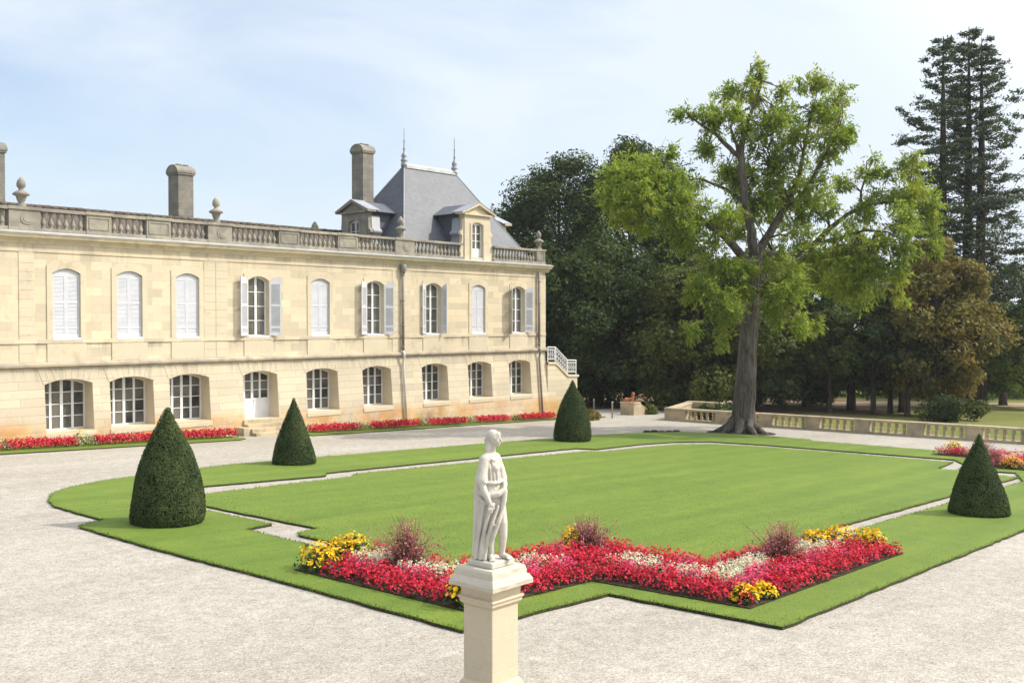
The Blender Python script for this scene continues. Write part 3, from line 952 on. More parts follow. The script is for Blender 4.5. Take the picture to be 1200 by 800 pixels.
# --- roof balustrade
BAL_PROF = [(0.085, 0), (0.085, 0.05), (0.055, 0.065), (0.06, 0.10), (0.095, 0.17), (0.098, 0.23), (0.07, 0.32), (0.045, 0.40), (0.042, 0.47), (0.062, 0.50), (0.045, 0.53), (0.06, 0.56), (0.085, 0.58), (0.085, 0.63)]
def baluster_mesh(name, prof, h, mat, seg=10, k=1.0):
    mb = MB(); s = h / prof[-1][1]
    mb.lathe([(r * k, z * s) for r, z in prof], 0, 0, 0, seg)
    return mb.mesh(name, mat, True)
bm_me = baluster_mesh('baluster', BAL_PROF, 0.66, M['stone_grey'], 10, 1.12)
ZB, ZT = 3.72, 4.68
YB0, YB1 = FY - 0.02, FY + 0.30
def panel_block(mb, x0, x1, oval=False):
    mb.box(x0, x1, YB0 - 0.03, YB1 + 0.03, ZB, ZT - 0.11)
    mb.box(x0 - 0.04, x1 + 0.04, YB0 - 0.085, YB1 + 0.085, ZT - 0.11, ZT + 0.02)
    mb.box(x0 - 0.03, x1 + 0.03, YB0 - 0.07, YB1 + 0.07, ZB - 0.002, ZB + 0.13)
    if oval:
        cx, cz = (x0 + x1) / 2 + 0.12, (ZB + ZT) / 2
        for (a_, b_, d_) in ((0.30, 0.23, 0.03), (0.2, 0.14, 0.05)):
            pl = [(cx + a_ * math.cos(t), cz + b_ * math.sin(t)) for t in np.linspace(0, 2 * math.pi, 16, endpoint=False)]
            mb.prism(pl, lambda x, z: (x, YB0 - 0.03 - d_, z), lambda x, z: (x, YB0, z))
    else:
        a_, b_, c_, d_ = x0 + 0.10, x1 - 0.10, ZB + 0.22, ZT - 0.20
        mb.box(a_, b_, YB0 - 0.06, YB0, d_ - 0.05, d_); mb.box(a_, b_, YB0 - 0.06, YB0, c_, c_ + 0.05)
        mb.box(a_, a_ + 0.05, YB0 - 0.06, YB0, c_ + 0.05, d_ - 0.05); mb.box(b_ - 0.05, b_, YB0 - 0.06, YB0, c_ + 0.05, d_ - 0.05)
def bal_run(x0, x1, n=None):
    mb = MB()
    mb.box(x0, x1, YB0 - 0.06, YB1 + 0.06, ZT - 0.13, ZT)
    mb.box(x0, x1, YB0 - 0.05, YB1 + 0.05, ZB - 0.001, ZB + 0.15)
    o = mb.build('balustrade', M['stone_grey'], CH, bevel=0.012)
    n = n or max(2, round((x1 - x0) / 0.30))
    for k in range(n):
        x = x0 + (x1 - x0) * (k + 0.5) / n
        c = bpy.data.objects.new('baluster', bm_me); COL.objects.link(c)
        c.parent = o
        c.location = Vector((x, (YB0 + YB1) / 2, ZB + 0.148)) - wloc(CH) - Vector(o.location)
    return o
mb = MB()
blocks = [(14.6, 15.6, 0), (17.89, 19.17, 1), (21.13, 22.25, 0), (23.9, 25.1, 0), (27.02, 28.33, 1), (31.04, 32.3, 0), (34.79, 36.15, 0), (38.84, 40.3, 1), (51.1, 51.95, 0)]
for a_, b_, ov in blocks:
    mb = MB(); panel_block(mb, a_, b_, bool(ov))
    mb.build('parapet_block', M['stone_grey'], CH, bevel=0.01)
for a_, b_ in ((9.5, 14.6), (15.6, 17.89), (19.17, 21.13), (22.25, 23.9), (25.1, 27.02), (28.33, 31.04), (32.3, 34.79), (36.15, 38.84), (40.3, 44.30), (46.98, 51.1)):
    bal_run(a_ + 0.035, b_ - 0.035)
def urn(x, y, z, h=1.2):
    mb = MB(); s = h / 1.2
    mb.box(x - 0.15, x + 0.15, y - 0.15, y + 0.15, z - 0.02, z + 0.10)
    mb.lathe([(r * s, q * s) for r, q in [(0.12, 0.09), (0.09, 0.13), (0.15, 0.24), (0.19, 0.36), (0.20, 0.42), (0.31, 0.46), (0.33, 0.52), (0.22, 0.60), (0.11, 0.66), (0.09, 0.72), (0.16, 0.80), (0.175, 0.92), (0.14, 1.05), (0.06, 1.15), (0.01, 1.2)]], x, y, z, 14)
    return mb.build('roof_urn', M['stone_grey'], CH, True)
for x in (18.47, 27.57, 39.4, 51.5): urn(x, FY + 0.14, ZT + 0.02, 1.22)

# --- low tiled main roof
mb = MB()
ry, rz = 48.6, 5.36
mb.add([(9, 43.2, 3.75), (40.6, 43.2, 3.75), (40.6, ry, rz), (9, ry, rz), (9, 52.2, 3.75), (40.6, 52.2, 3.75)], [(0, 1, 2, 3), (3, 2, 5, 4)])
rf = mb.build('tiled_roof', M['tile'], CH, recalc=False)
mb = MB()
x = 9.0
while x < 39.6:
    mb.tube([(x, ry, rz + 0.02 + random.uniform(-.012, .012)), (x + 0.42, ry, rz + 0.03 + random.uniform(-.012, .012))], [0.10, 0.12], 8)
    x += 0.40
mb.build('ridge_tiles', M['tile'], rf, True)

def chimney(x0, x1, y0, y1, zb, zt, parent):
    mb = MB()
    r_ = (y1 - y0) / 2 + 0.06
    zs = zt - r_ * 0.80
    mb.box(x0, x1, y0, y1, zb, zs - 0.06)
    mb.box(x0 - 0.06, x1 + 0.06, y0 - 0.06, y1 + 0.06, zs - 0.10, zs + 0.0)
    cy = (y0 + y1) / 2
    pl = [(cy + (r_ + 0.03) * math.cos(t), zs + 0.80 * r_ * math.sin(t)) for t in np.linspace(0, math.pi, 14)]
    mb.prism(pl, lambda y, z: (x0 - 0.10, y, z), lambda y, z: (x1 + 0.10, y, z))
    o = mb.build('chimney', M['stone_chimney'], parent, bevel=0.015)
    mb = MB()
    for k in (0.28, 0.72):
        mb.box(x0 + (x1 - x0) * k - 0.12, x0 + (x1 - x0) * k + 0.12, cy - 0.24, cy + 0.24, zt - 0.03, zt + 0.045)
    mb.build('flue_cap', M['stone_chimney'], o, bevel=0.02)
    return o
chimney(19.35, 20.36, 49.0, 50.0, 4.8, 8.32, CH)
chimney(29.2, 30.1, 49.0, 50.0, 4.8, 8.30, CH)
mb = MB(); mb.lathe([(0.22, 0), (0.20, 0.35), (0.26, 0.4), (0.2, 0.72), (0.1, 0.92), (0.02, 1.0)], 38.9, 50.0, 5.05, 12)
mb.build('chimney_pot', M['stone_chimney'], CH, True)

# --- pavilion roof
mb = MB()
B0x, B1x, B0y, B1y, bz = 40.15, 51.85, 43.5, 51.3, 3.70
Rx0, Rx1, Ry, Rz = 43.8, 48.25, 47.4, 9.72
mb.add([(B0x, B0y, bz), (B1x, B0y, bz), (B1x, B1y, bz), (B0x, B1y, bz), (Rx0, Ry, Rz), (Rx1, Ry, Rz)], [(0, 1, 5, 4), (1, 2, 5), (2, 3, 4, 5), (3, 0, 4)])
pav = mb.build('slate_roof', M['slate'], CH)
mb = MB()
mb.tube([(Rx0 - 0.05, Ry, Rz + 0.02), (Rx1 + 0.05, Ry, Rz + 0.02)], 0.11, 10)
mb2 = MB()
mb.box(Rx0 - 0.08, Rx1 + 0.08, Ry - 0.17, Ry + 0.17, Rz - 0.16, Rz - 0.03)
for (bx, by, rx) in ((B0x, B0y, Rx0), (B1x, B0y, Rx1), (B0x, B1y, Rx0), (B1x, B1y, Rx1)):
    mb2 = MB(); mb2.tube([(bx, by, bz + 0.02), (rx, Ry, Rz)], 0.04, 6); mb2.build('hip_lead', M['lead'], pav)
mb.build('ridge_lead', M['white_lead'], pav)
for rx in (Rx0, Rx1):
    mb = MB()
    mb.lathe([(0.20, -0.1), (0.20, 0.12), (0.14, 0.16), (0.22, 0.26), (0.22, 0.34), (0.12, 0.40), (0.18, 0.52), (0.16, 0.66), (0.07, 0.78), (0.05, 0.98), (0.09, 1.02), (0.045, 1.08), (0.035, 1.45), (0.065, 1.5), (0.03, 1.56), (0.022, 2.2), (0.006, 2.35)], rx, Ry, Rz, 12)
    mb.build('roof_finial', M['lead'], pav, True)
chimney(40.9, 41.75, 47.9, 48.95, 4.2, 10.78, CH)

def dormer(mp, depth, facemat):
    """stone-faced dormer: mp maps (a along the face, d inwards, z) to the world"""
    mb = MB()
    hw, zb, ze, za = 1.12, 3.716, 6.42, 7.18
    ow, oz0, ozc = 0.48, 3.90, 6.02
    o = (0.0, ow * 2, oz0, ozc, 0.14)
    ring = [(-hw, zb), (-hw, ze), (hw, ze), (hw, zb)]
    inn = outline(o, 8)
    # front wall as strips round the opening
    xs = np.linspace(-ow, ow, 9)
    def q(a0, a1, z00, z01, z10, z11):
        mb.add([mp(a0, 0, z00), mp(a1, 0, z01), mp(a1, 0, z11), mp(a0, 0, z10)], [(0, 1, 2, 3)])
    q(-hw, -ow, zb, zb, ze, ze); q(ow, hw, zb, zb, ze, ze); q(-ow, ow, zb, zb, oz0, oz0)
    for i in range(8): q(xs[i], xs[i + 1], arch_z(o, xs[i]), arch_z(o, xs[i + 1]), ze, ze)
    n = len(inn)
    mb.add([mp(a, 0, z) for a, z in inn] + [mp(a, 0.22, z) for a, z in inn], [(i, i + 1, n + i + 1, n + i) for i in range(n - 1)])
    def pr(poly, d0, d1): mb.prism(poly, lambda a, z: mp(a, d0, z), lambda a, z: mp(a, d1, z))
    # sides of the stone front
    for s in (-1, 1):
        pr([(s * hw, zb), (s * hw, ze), (s * (hw - 0.2), ze), (s * (hw - 0.2), zb)], 0.002, 0.45)
    # raised surround of the opening
    sur = [(-ow - 0.17, zb), (-ow - 0.17, ozc + 0.12), (-ow - 0.02, ozc + 0.26), (ow + 0.02, ozc + 0.26), (ow + 0.17, ozc + 0.12), (ow + 0.17, zb)]
    for s in (-1, 1):
        pr([(s * (ow + 0.01), zb), (s * (ow + 0.17), zb), (s * (ow + 0.17), ozc - 0.1), (s * (ow + 0.01), ozc - 0.1)], -0.045, 0.01)
    # entablature and pediment
    pr([(-hw - 0.10, ze), (hw + 0.10, ze), (hw + 0.12, ze + 0.09), (-hw - 0.12, ze + 0.09)], -0.14, 0.45)
    pr([(-hw, ze + 0.09), (hw, ze + 0.09), (0, za - 0.10)], 0.0, 0.45)
    for s in (-1, 1):
        pr([(s * (hw + 0.36), ze + 0.03), (s * (hw + 0.36), ze + 0.14), (0, za + 0.03), (0, za - 0.13)], -0.20, 0.45)
    f = mb.build('dormer', facemat, CH, bevel=0.0)
    # scroll consoles at the flanks, dressed in lead on their tops
    for s in (-1, 1):
        mb = MB()
        pl = [(s * (hw + 0.002), zb), (s * (hw + 0.50), zb), (s * (hw + 0.44), zb + 0.30), (s * (hw + 0.30), zb + 0.75), (s * (hw + 0.17), zb + 1.25), (s * (hw + 0.16), zb + 1.45), (s * (hw + 0.30), zb + 1.52), (s * (hw + 0.30), zb + 1.66), (s * (hw + 0.13), zb + 1.80), (s * (hw + 0.09), zb + 2.45), (s * (hw + 0.002), zb + 2.55)]
        mb.prism(pl, lambda a, z: mp(a, 0.06, z), lambda a, z: mp(a, 0.30, z))
        mb.build('console', facemat, f, bevel=0.02)
        mb = MB()
        pl2 = [(a + s * 0.02, z) for a, z in pl[1:]]
        vv = [mp(a, d, z) for a, z in pl2 for d in (0.305, 0.95)]
        mb.add(vv, [(2 * i, 2 * i + 1, 2 * i + 3, 2 * i + 2) for i in range(len(pl2) - 1)])
        vv = [mp(a, 0.305, z) for a, z in pl2] + [mp(s * (hw - 0.1), 0.305, zb), mp(s * (hw - 0.1), 0.305, zb + 2.2)]
        mb.build('lead_scroll', M['lead'], f, True)
    # slate cheeks and roof running back into the main roof
    mb = MB()
    hb = hw - 0.06
    dd = depth
    for s in (-1, 1):
        mb.add([mp(s * hb, 0.45, zb), mp(s * hb, dd, zb), mp(s * hb, dd, ze + 0.05), mp(s * hb, 0.45, ze + 0.05)], [(0, 1, 2, 3)])
    for s in (-1, 1):
        e0 = (s * (hw + 0.30), ze - 0.02); r0 = (0, za)
        th = 0.05
        v = [mp(e0[0], 0.452, e0[1] + 0.1), mp(r0[0], 0.452, r0[1] + 0.0), mp(r0[0], dd, r0[1] + 0.0), mp(e0[0], dd, e0[1] + 0.1)]
        v += [mp(e0[0], 0.452, e0[1] + 0.1 - th), mp(r0[0], 0.452, r0[1] - th), mp(r0[0], dd, r0[1] - th), mp(e0[0], dd, e0[1] + 0.1 - th)]
        mb.add(v, [(0, 1, 2, 3), (7, 6, 5, 4), (0, 4, 5, 1), (0, 3, 7, 4)])
    mb.build('dormer_roof', M['slate_dark'], f)
    mb = MB()
    for s in (-1, 1):
        v = [mp(s * (hw + 0.38), -0.22, ze + 0.16), mp(0, -0.22, za + 0.06), mp(0, 0.75, za + 0.06), mp(s * (hw + 0.38), 0.75, ze + 0.16)]
        v2 = [mp(s * (hw + 0.38), -0.22, ze + 0.13), mp(0, -0.22, za + 0.03), mp(0, 0.75, za + 0.03), mp(s * (hw + 0.38), 0.75, ze + 0.13)]
        mb.add(v + v2, [(0, 1, 2, 3), (7, 6, 5, 4), (0, 4, 5, 1), (0, 3, 7, 4), (2, 6, 7, 3)])
    mb.build('lead_cap', M['lead'], f)
    # casement
    mb = MB()
    def lb(a0, a1, d0, d1, z0, z1):
        mb.add([mp(a, d, z) for z in (z0, z1) for d in (d0, d1) for a in (a0, a1)], [(0, 2, 3, 1), (4, 5, 7, 6), (0, 1, 5, 4), (2, 6, 7, 3), (0, 4, 6, 2), (1, 3, 7, 5)])
    for s in (-1, 1): lb(s * ow - (0.07 if s > 0 else 0), s * ow + (0.07 if s < 0 else 0), 0.16, 0.22, oz0, ozc - 0.02)
    lb(-0.05, 0.05, 0.155, 0.22, oz0, ozc)
    lb(-ow + .07, ow - .07, 0.16, 0.22, oz0 + 0.002, oz0 + 0.55)
    for z_ in (oz0 + 1.0, oz0 + 1.45): lb(-ow + .07, ow - .07, 0.165, 0.21, z_ - 0.02, z_ + 0.02)
    lb(-ow + .07, ow - .07, 0.163, 0.22, ozc - 0.16, ozc - 0.0)
    wd = mb.build('dormer_window', M['white'], f)
    g = MB()
    g.add([mp(-ow + .07, 0.20, oz0 + 0.55), mp(ow - .07, 0.20, oz0 + 0.55), mp(ow - .07, 0.20, ozc - 0.14), mp(-ow + .07, 0.20, ozc - 0.14)], [(0, 1, 2, 3)])
    g.build('dormer_pane', M['glass'], f, recalc=False)
    return f
dormer(lambda a, d, z: (45.66 + a, FY + 0.10 + d, z), 2.95, M['stone_trim'])
dormer(lambda a, d, z: (39.75 + d, 47.4 - a, z), 2.5, M['stone_grey'])
dormer(lambda a, d, z: (52.05 - d, 47.4 + a, z), 2.5, M['stone_trim'])

# --- outside stair at the pavilion's end
mb = MB()
SY = FY - 0.22
top = [(52.0, -2.62), (52.85, -2.64), (54.15, -3.52), (55.15, -3.56)]
poly = [(52.0, -7.2)] + top + [(55.15, -7.2)]
mb.prism(poly, lambda x, z: (x, SY, z), lambda x, z: (x, SY + 1.9, z))
st_ = mb.build('staircase', M['stone_lower'], CH)
mb = MB()
cop = [(x, z + 0.002) for x, z in top] + [(55.25, -3.56), (55.25, -3.70), (54.10, -3.66), (52.80, -2.78), (52.0, -2.76)]
mb.prism(cop, lambda x, z: (x, SY - 0.07, z), lambda x, z: (x, SY + 0.25, z))
mb.build('coping', M['stone_trim'], st_)
mb = MB()
H = 0.97
rail = [(52.05, -2.62 + H), (52.85, -2.64 + H), (54.15, -3.52 + H), (55.10, -3.56 + H)]
ys = SY + 0.06
mb.tube([(x, ys, z) for x, z in rail], 0.035, 8)
mb.tube([(x, ys, z - 0.80) for x, z in rail], 0.022, 6)
mb.tube([(x, ys, z - 0.14) for x, z in rail], 0.018, 6)
def zr(x):
    for (xa, za), (xb, zb) in zip(rail[:-1], rail[1:]):
        if xa <= x <= xb: return za + (zb - za) * (x - xa) / (xb - xa)
    return rail[-1][1]
for x in (52.06, 52.85, 54.15, 55.08):
    mb.tube([(x, ys, zr(x) - H), (x, ys, zr(x))], 0.035, 8)
x = 52.22
while x < 55.0:
    z = zr(x)
    mb.tube([(x - 0.09, ys, z - 0.80), (x - 0.09, ys, z - 0.14)], 0.012, 5)
    for cz, rr in ((-0.30, 0.095), (-0.62, 0.095)):
        mb.tube([(x + rr * math.cos(t), ys, z + cz + rr * 1.25 * math.sin(t)) for t in np.linspace(0, 2 * math.pi, 11)], 0.014, 5, caps=False)
    mb.tube([(x - 0.07, ys, z - 0.44), (x + 0.07, ys, z - 0.50)], 0.012, 5)
    x += 0.21
mb.build('railing', M['iron_white'], st_)
# ================================================================ STATUE ON ITS PEDESTAL
VR = Vector((0.660, -0.751, 0)); VV = Vector((0.751, 0.660, 0))
PX, PY = 9.245, 8.465
def sq_loft(mb, prof, cx, cy):
    b = len(mb.v)
    for h, z in prof:
        for sx, sy in ((-1, -1), (1, -1), (1, 1), (-1, 1)): mb.v.append((cx + sx * h, cy + sy * h, z))
    n = len(prof)
    for i in range(n - 1):
        for k in range(4):
            mb.f.append((b + i * 4 + k, b + i * 4 + (k + 1) % 4, b + i * 4 + 4 + (k + 1) % 4, b + i * 4 + 4 + k)); mb.m.append(0)
    mb.f.append((b, b + 1, b + 2, b + 3)); mb.m.append(0)
    mb.f.append(tuple(b + (n - 1) * 4 + k for k in range(4))); mb.m.append(0)
gp = gz(PX, PY)
PED = thing('pedestal', 'square cream stone pedestal under the white statue in front of the flower bed', 'pedestal', (PX, PY, gp))
mb = MB(); sq_loft(mb, [(0.31, gp - 0.2), (0.30, gp + 0.12), (0.280, gp + 0.16), (0.270, gp + 0.20), (0.241, gp + 0.24)], PX, PY)
mb.build('base', M['stone_pedestal'], PED, bevel=0.012)
mb = MB(); sq_loft(mb, [(0.236, gp + 0.235), (0.236, -3.43)], PX, PY)
mb.build('shaft', M['stone_pedestal'], PED, bevel=0.010)
mb = MB(); sq_loft(mb, [(0.238, -3.432), (0.272, -3.395), (0.272, -3.365), (0.290, -3.345), (0.290, -3.325), (0.255, -3.31), (0.262, -3.205), (0.275, -3.20)], PX, PY)
mb.build('necking', M['stone_pedestal'], PED, bevel=0.006)
# weathered cap with a chipped edge
bm = bmesh.new()
mb = MB(); sq_loft(mb, [(0.276, -3.198), (0.368, -3.185), (0.370, -3.135), (0.335, -3.075), (0.318, -3.06), (0.306, -2.985), (0.285, -2.958)], PX, PY)
me = mb.mesh('cap', M['stone_cap'])
bm.from_mesh(me)
bmesh.ops.recalc_face_normals(bm, faces=bm.faces)
bmesh.ops.subdivide_edges(bm, edges=bm.edges, cuts=7, use_grid_fill=True)
rg = random.Random(3)
from mathutils import noise as mn
for v in bm.verts:
    n_ = mn.noise(Vector(v.co) * 9.0); n2 = mn.noise(Vector(v.co) * 23.0)
    c = Vector((PX, PY, v.co.z)) - v.co
    k = max(0, n_) * 0.018 + max(0, n2) * 0.009
    v.co += c.normalized() * k if c.length > 0.05 else Vector()
    for cx_, cy_, cz_, rr, dp in ((PX + 0.12, PY - 0.34, -3.03, 0.07, 0.03), (PX - 0.34, PY + 0.05, -3.1, 0.06, 0.018), (PX + 0.3, PY - 0.3, -3.08, 0.05, 0.02)):
        d = (v.co - Vector((cx_, cy_, cz_))).length
        if d < rr: v.co += Vector((PX - v.co.x, PY - v.co.y, -0.05)).normalized() * dp * (1 - d / rr)
bm.to_mesh(me); bm.free()
link('cap', me, PED)

ZF = -2.958 + 0.075           # top of the statue's own plinth
STA = thing('statue', 'white stone statue of a draped woman looking right on the pedestal', 'statue', (PX, PY, -2.958))
mb = MB(); sq_loft(mb, [(0.205, -2.957), (0.208, -2.90), (0.203, ZF)], PX, PY)
mb.build('plinth', M['marble'], STA, bevel=0.012)
def S(a, b, z): return Vector((PX, PY, ZF)) + VR * a - VV * b + Vector((0, 0, z))
parts = MB()
def sph(a, b, z, r, ra=1, rb=1, rz_=1, seg=12):
    c = S(a, b, z); base = len(parts.v); rings = 8
    for i in range(1, rings):
        t = math.pi * i / rings
        for k in range(seg):
            p = 2 * math.pi * k / seg
            parts.v.append(tuple(c + VR * (r * ra * math.sin(t) * math.cos(p)) - VV * (r * rb * math.sin(t) * math.sin(p)) + Vector((0, 0, r * rz_ * math.cos(t)))))
    for i in range(rings - 2):
        for k in range(seg):
            parts.f.append((base + i * seg + k, base + i * seg + (k + 1) % seg, base + (i + 1) * seg + (k + 1) % seg, base + (i + 1) * seg + k)); parts.m.append(0)
    parts.f.append(tuple(base + k for k in range(seg))[::-1]); parts.m.append(0)
    parts.f.append(tuple(base + (rings - 2) * seg + k for k in range(seg))); parts.m.append(0)
def cap_(pts, seg=12):
    P = [S(*p[:3]) for p in pts]; rr = [p[3] for p in pts]
    parts.tube(P, rr, seg)
    for p in (pts[0], pts[-1]): sph(p[0], p[1], p[2], p[3])
    for p in pts[1:-1]: sph(p[0], p[1], p[2], p[3] * 0.99)
# trunk, neck, head (body turned to the right, three-quarter)
cap_([(-0.015, 0.0, 0.76, 0.150), (-0.012, 0.0, 0.90, 0.128), (0.000, 0.0, 1.02, 0.112), (0.004, 0.0, 1.16, 0.106)])
cap_([(-0.070, 0.115, 1.225, 0.062), (-0.002, 0.0, 1.245, 0.075), (0.060, -0.115, 1.215, 0.060)])
for k in (-1, 1): sph(0.072 + 0.022 * k, 0.035 - 0.05 * k, 1.115, 0.050)
cap_([(0.000, 0.0, 1.27, 0.054), (0.020, 0.012, 1.385, 0.045)])
FA, FB = 0.93, 0.37           # where the face looks
hx, hy, hz = 0.038, 0.018, 1.468
sph(hx, hy, hz, 0.078, 1.0, 0.9, 1.20, 16)
sph(hx + FA * 0.028, hy + FB * 0.028, hz - 0.042, 0.050, 1, 1, 1.05)
sph(hx + FA * 0.055, hy + FB * 0.055, hz - 0.082, 0.019)
cap_([(hx + FA * 0.074, hy + FB * 0.074, hz + 0.016, 0.010), (hx + FA * 0.092, hy + FB * 0.092, hz - 0.026, 0.013)], 8)
for s in (-1, 1):
    ta, tb = -FB * s, FA * s
    cap_([(hx + FA * 0.070 + ta * 0.010, hy + FB * 0.070 + tb * 0.010, hz + 0.020, 0.011), (hx + FA * 0.054 + ta * 0.046, hy + FB * 0.054 + tb * 0.046, hz + 0.016, 0.011)], 8)
    sph(hx + FA * 0.058 + ta * 0.030, hy + FB * 0.058 + tb * 0.030, hz - 0.032, 0.021)
    sph(hx + FA * 0.061 + ta * 0.026, hy + FB * 0.061 + tb * 0.026, hz - 0.003, 0.0105)
    sph(hx + ta * 0.074, hy + tb * 0.074, hz - 0.018, 0.016, 0.7, 0.7, 1.3)
cap_([(hx + FA * 0.076 - FB * 0.014, hy + FB * 0.076 + FA * 0.014, hz - 0.056, 0.010), (hx + FA * 0.076 + FB * 0.014, hy + FB * 0.076 - FA * 0.014, hz - 0.056, 0.010)], 8)
# hair: cap, waves round the brow, knot, long lock on the shoulder
sph(hx - FA * 0.016, hy - FB * 0.016, hz + 0.020, 0.086, 1, 0.95, 1.05, 16)
for k in range(9):
    t = -1.45 + 2.9 * k / 8
    ca, cb = FA * math.cos(t) - FB * math.sin(t), FB * math.cos(t) + FA * math.sin(t)
    sph(hx + ca * 0.062, hy + cb * 0.062, hz + 0.064 - 0.052 * abs(t), 0.023 + 0.004 * (k % 2))
sph(hx - FA * 0.082, hy - FB * 0.082, hz - 0.03, 0.046)
cap_([(hx - FA * 0.06, hy + 0.01, hz - 0.06, 0.036), (-0.040, 0.040, 1.33, 0.032), (-0.055, 0.065, 1.24, 0.026), (-0.045, 0.095, 1.15, 0.016)])
# near arm in a wide sleeve to the elbow, forearm down to the hand holding the mantle
cap_([(-0.082, 0.125, 1.215, 0.062), (-0.100, 0.155, 1.09, 0.068), (-0.112, 0.170, 0.985, 0.078)])
cap_([(-0.15, 0.13, 0.965, 0.016), (-0.125, 0.225, 0.955, 0.016), (-0.055, 0.225, 0.955, 0.016), (-0.04, 0.17, 0.965, 0.014)], 8)
cap_([(-0.120, 0.175, 0.98, 0.046), (-0.070, 0.220, 0.84, 0.042), (-0.015, 0.240, 0.730, 0.030)])
sph(-0.002, 0.244, 0.690, 0.032, 0.8, 0.62, 1.25)
for k, (da, dz_) in enumerate(((-0.026, -0.060), (-0.012, -0.072), (0.003, -0.074), (0.017, -0.066))):
    cap_([(-0.004 + da * 0.7, 0.250, 0.668, 0.0115), (0.002 + da, 0.268, 0.643, 0.0105), (0.004 + da, 0.264, 0.682 + dz_ - 0.01, 0.0095)], 8)
cap_([(0.020, 0.245, 0.70, 0.012), (0.040, 0.255, 0.672, 0.011), (0.042, 0.257, 0.645, 0.0095)], 8)
# far arm bent across the body, gathering the cloth against the hip
cap_([(0.066, -0.110, 1.205, 0.056), (0.115, -0.085, 1.08, 0.056), (0.145, -0.05, 0.975, 0.054)])
cap_([(0.145, -0.05, 0.97, 0.044), (0.168, 0.02, 0.91, 0.036), (0.168, 0.075, 0.875, 0.029)])
sph(0.165, 0.098, 0.865, 0.032, 0.8, 0.9, 1.0)
for k in range(4):
    cap_([(0.175 - 0.012 * k, 0.110, 0.888 - 0.014 * k, 0.0115), (0.160 - 0.012 * k, 0.134, 0.876 - 0.014 * k, 0.0105), (0.138 - 0.008 * k, 0.134, 0.862 - 0.014 * k, 0.0095)], 8)
cap_([(0.176, 0.09, 0.893, 0.012), (0.162, 0.120, 0.908, 0.0105), (0.146, 0.126, 0.898, 0.0095)], 8)
# tunic folds across the breast and a knotted girdle
for k, (a0, a1, b0) in enumerate(((-0.060, -0.045, 0.118), (-0.030, 0.005, 0.118), (0.010, 0.045, 0.105), (0.045, 0.085, 0.080), (0.075, 0.105, 0.030))):
    cap_([(a0, b0 - 0.01, 1.225 - 0.01 * k, 0.013), (a0 * 0.5 + a1 * 0.5 + 0.006, b0 + 0.006, 1.10, 0.015), (a1, b0 + 0.004, 0.96, 0.016)], 8)
cap_([(-0.055, 0.12, 1.27, 0.026), (0.02, 0.10, 1.215, 0.020), (0.07, 0.04, 1.20, 0.020), (0.085, -0.05, 1.235, 0.022)], 8)
cap_([(-0.12, 0.08, 0.965, 0.024), (-0.06, 0.135, 0.945, 0.024), (0.03, 0.135, 0.935, 0.022), (0.10, 0.09, 0.940, 0.022), (0.125, 0.0, 0.955, 0.022)])
# skirt and mantle
cap_([(-0.02, 0.0, 0.84, 0.150), (-0.02, 0.0, 0.66, 0.158), (-0.045, 0.0, 0.46, 0.146), (-0.075, -0.01, 0.24, 0.128), (-0.085, -0.01, 0.06, 0.132)], 18)
cap_([(-0.135, 0.115, 0.96, 0.050), (-0.150, 0.075, 0.84, 0.056), (-0.150, 0.045, 0.68, 0.058), (-0.135, 0.03, 0.5, 0.060)])
cap_([(-0.055, -0.06, 1.22, 0.055), (-0.075, -0.07, 1.05, 0.080), (-0.10, -0.07, 0.85, 0.095), (-0.115, -0.06, 0.55, 0.105), (-0.12, -0.05, 0.25, 0.105), (-0.125, -0.045, 0.06, 0.11)])
cap_([(0.04, 0.02, 0.76, 0.118), (0.080, 0.03, 0.60, 0.105), (0.10, 0.03, 0.46, 0.076)], 14)
# legs and sandalled feet
cap_([(0.090, 0.02, 0.70, 0.088), (0.140, 0.055, 0.44, 0.064), (0.148, 0.035, 0.28, 0.054), (0.135, 0.01, 0.09, 0.037)])
cap_([(0.130, 0.005, 0.045, 0.038), (0.190, 0.040, 0.032, 0.033), (0.240, 0.070, 0.022, 0.024)])
for k in range(4): cap_([(0.222 - 0.008 * k, 0.05 + 0.014 * k, 0.026, 0.013), (0.264 - 0.016 * k, 0.082 + 0.010 * k, 0.014, 0.011)], 8)
cap_([(0.02, 0.07, 0.52, 0.080), (0.012, 0.115, 0.40, 0.057), (-0.005, 0.10, 0.22, 0.046), (0.0, 0.085, 0.09, 0.036)])
cap_([(0.0, 0.085, 0.045, 0.038), (0.012, 0.145, 0.032, 0.034), (0.020, 0.185, 0.022, 0.025)])
for k in range(4): cap_([(0.0 + 0.014 * k, 0.175, 0.024, 0.013), (-0.002 + 0.017 * k, 0.210 - 0.004 * k, 0.014, 0.011)], 8)
# roll of cloth round the hips and deep hanging folds
cap_([(-0.175, 0.03, 0.90, 0.028), (-0.145, 0.12, 0.85, 0.036), (-0.03, 0.175, 0.79, 0.038), (0.09, 0.165, 0.81, 0.038), (0.165, 0.11, 0.86, 0.034)])
cap_([(-0.175, 0.05, 0.80, 0.024), (-0.10, 0.160, 0.72, 0.027), (0.03, 0.185, 0.69, 0.025)])
cap_([(0.165, 0.11, 0.84, 0.040), (0.158, 0.120, 0.72, 0.036), (0.135, 0.135, 0.61, 0.028)])
cap_([(0.150, 0.13, 0.64, 0.022), (0.095, 0.175, 0.47, 0.028), (0.035, 0.180, 0.31, 0.026), (-0.005, 0.16, 0.19, 0.018)])
cap_([(0.09, 0.165, 0.66, 0.018), (0.02, 0.195, 0.47, 0.024), (-0.040, 0.170, 0.27, 0.024), (-0.060, 0.145, 0.09, 0.020)])
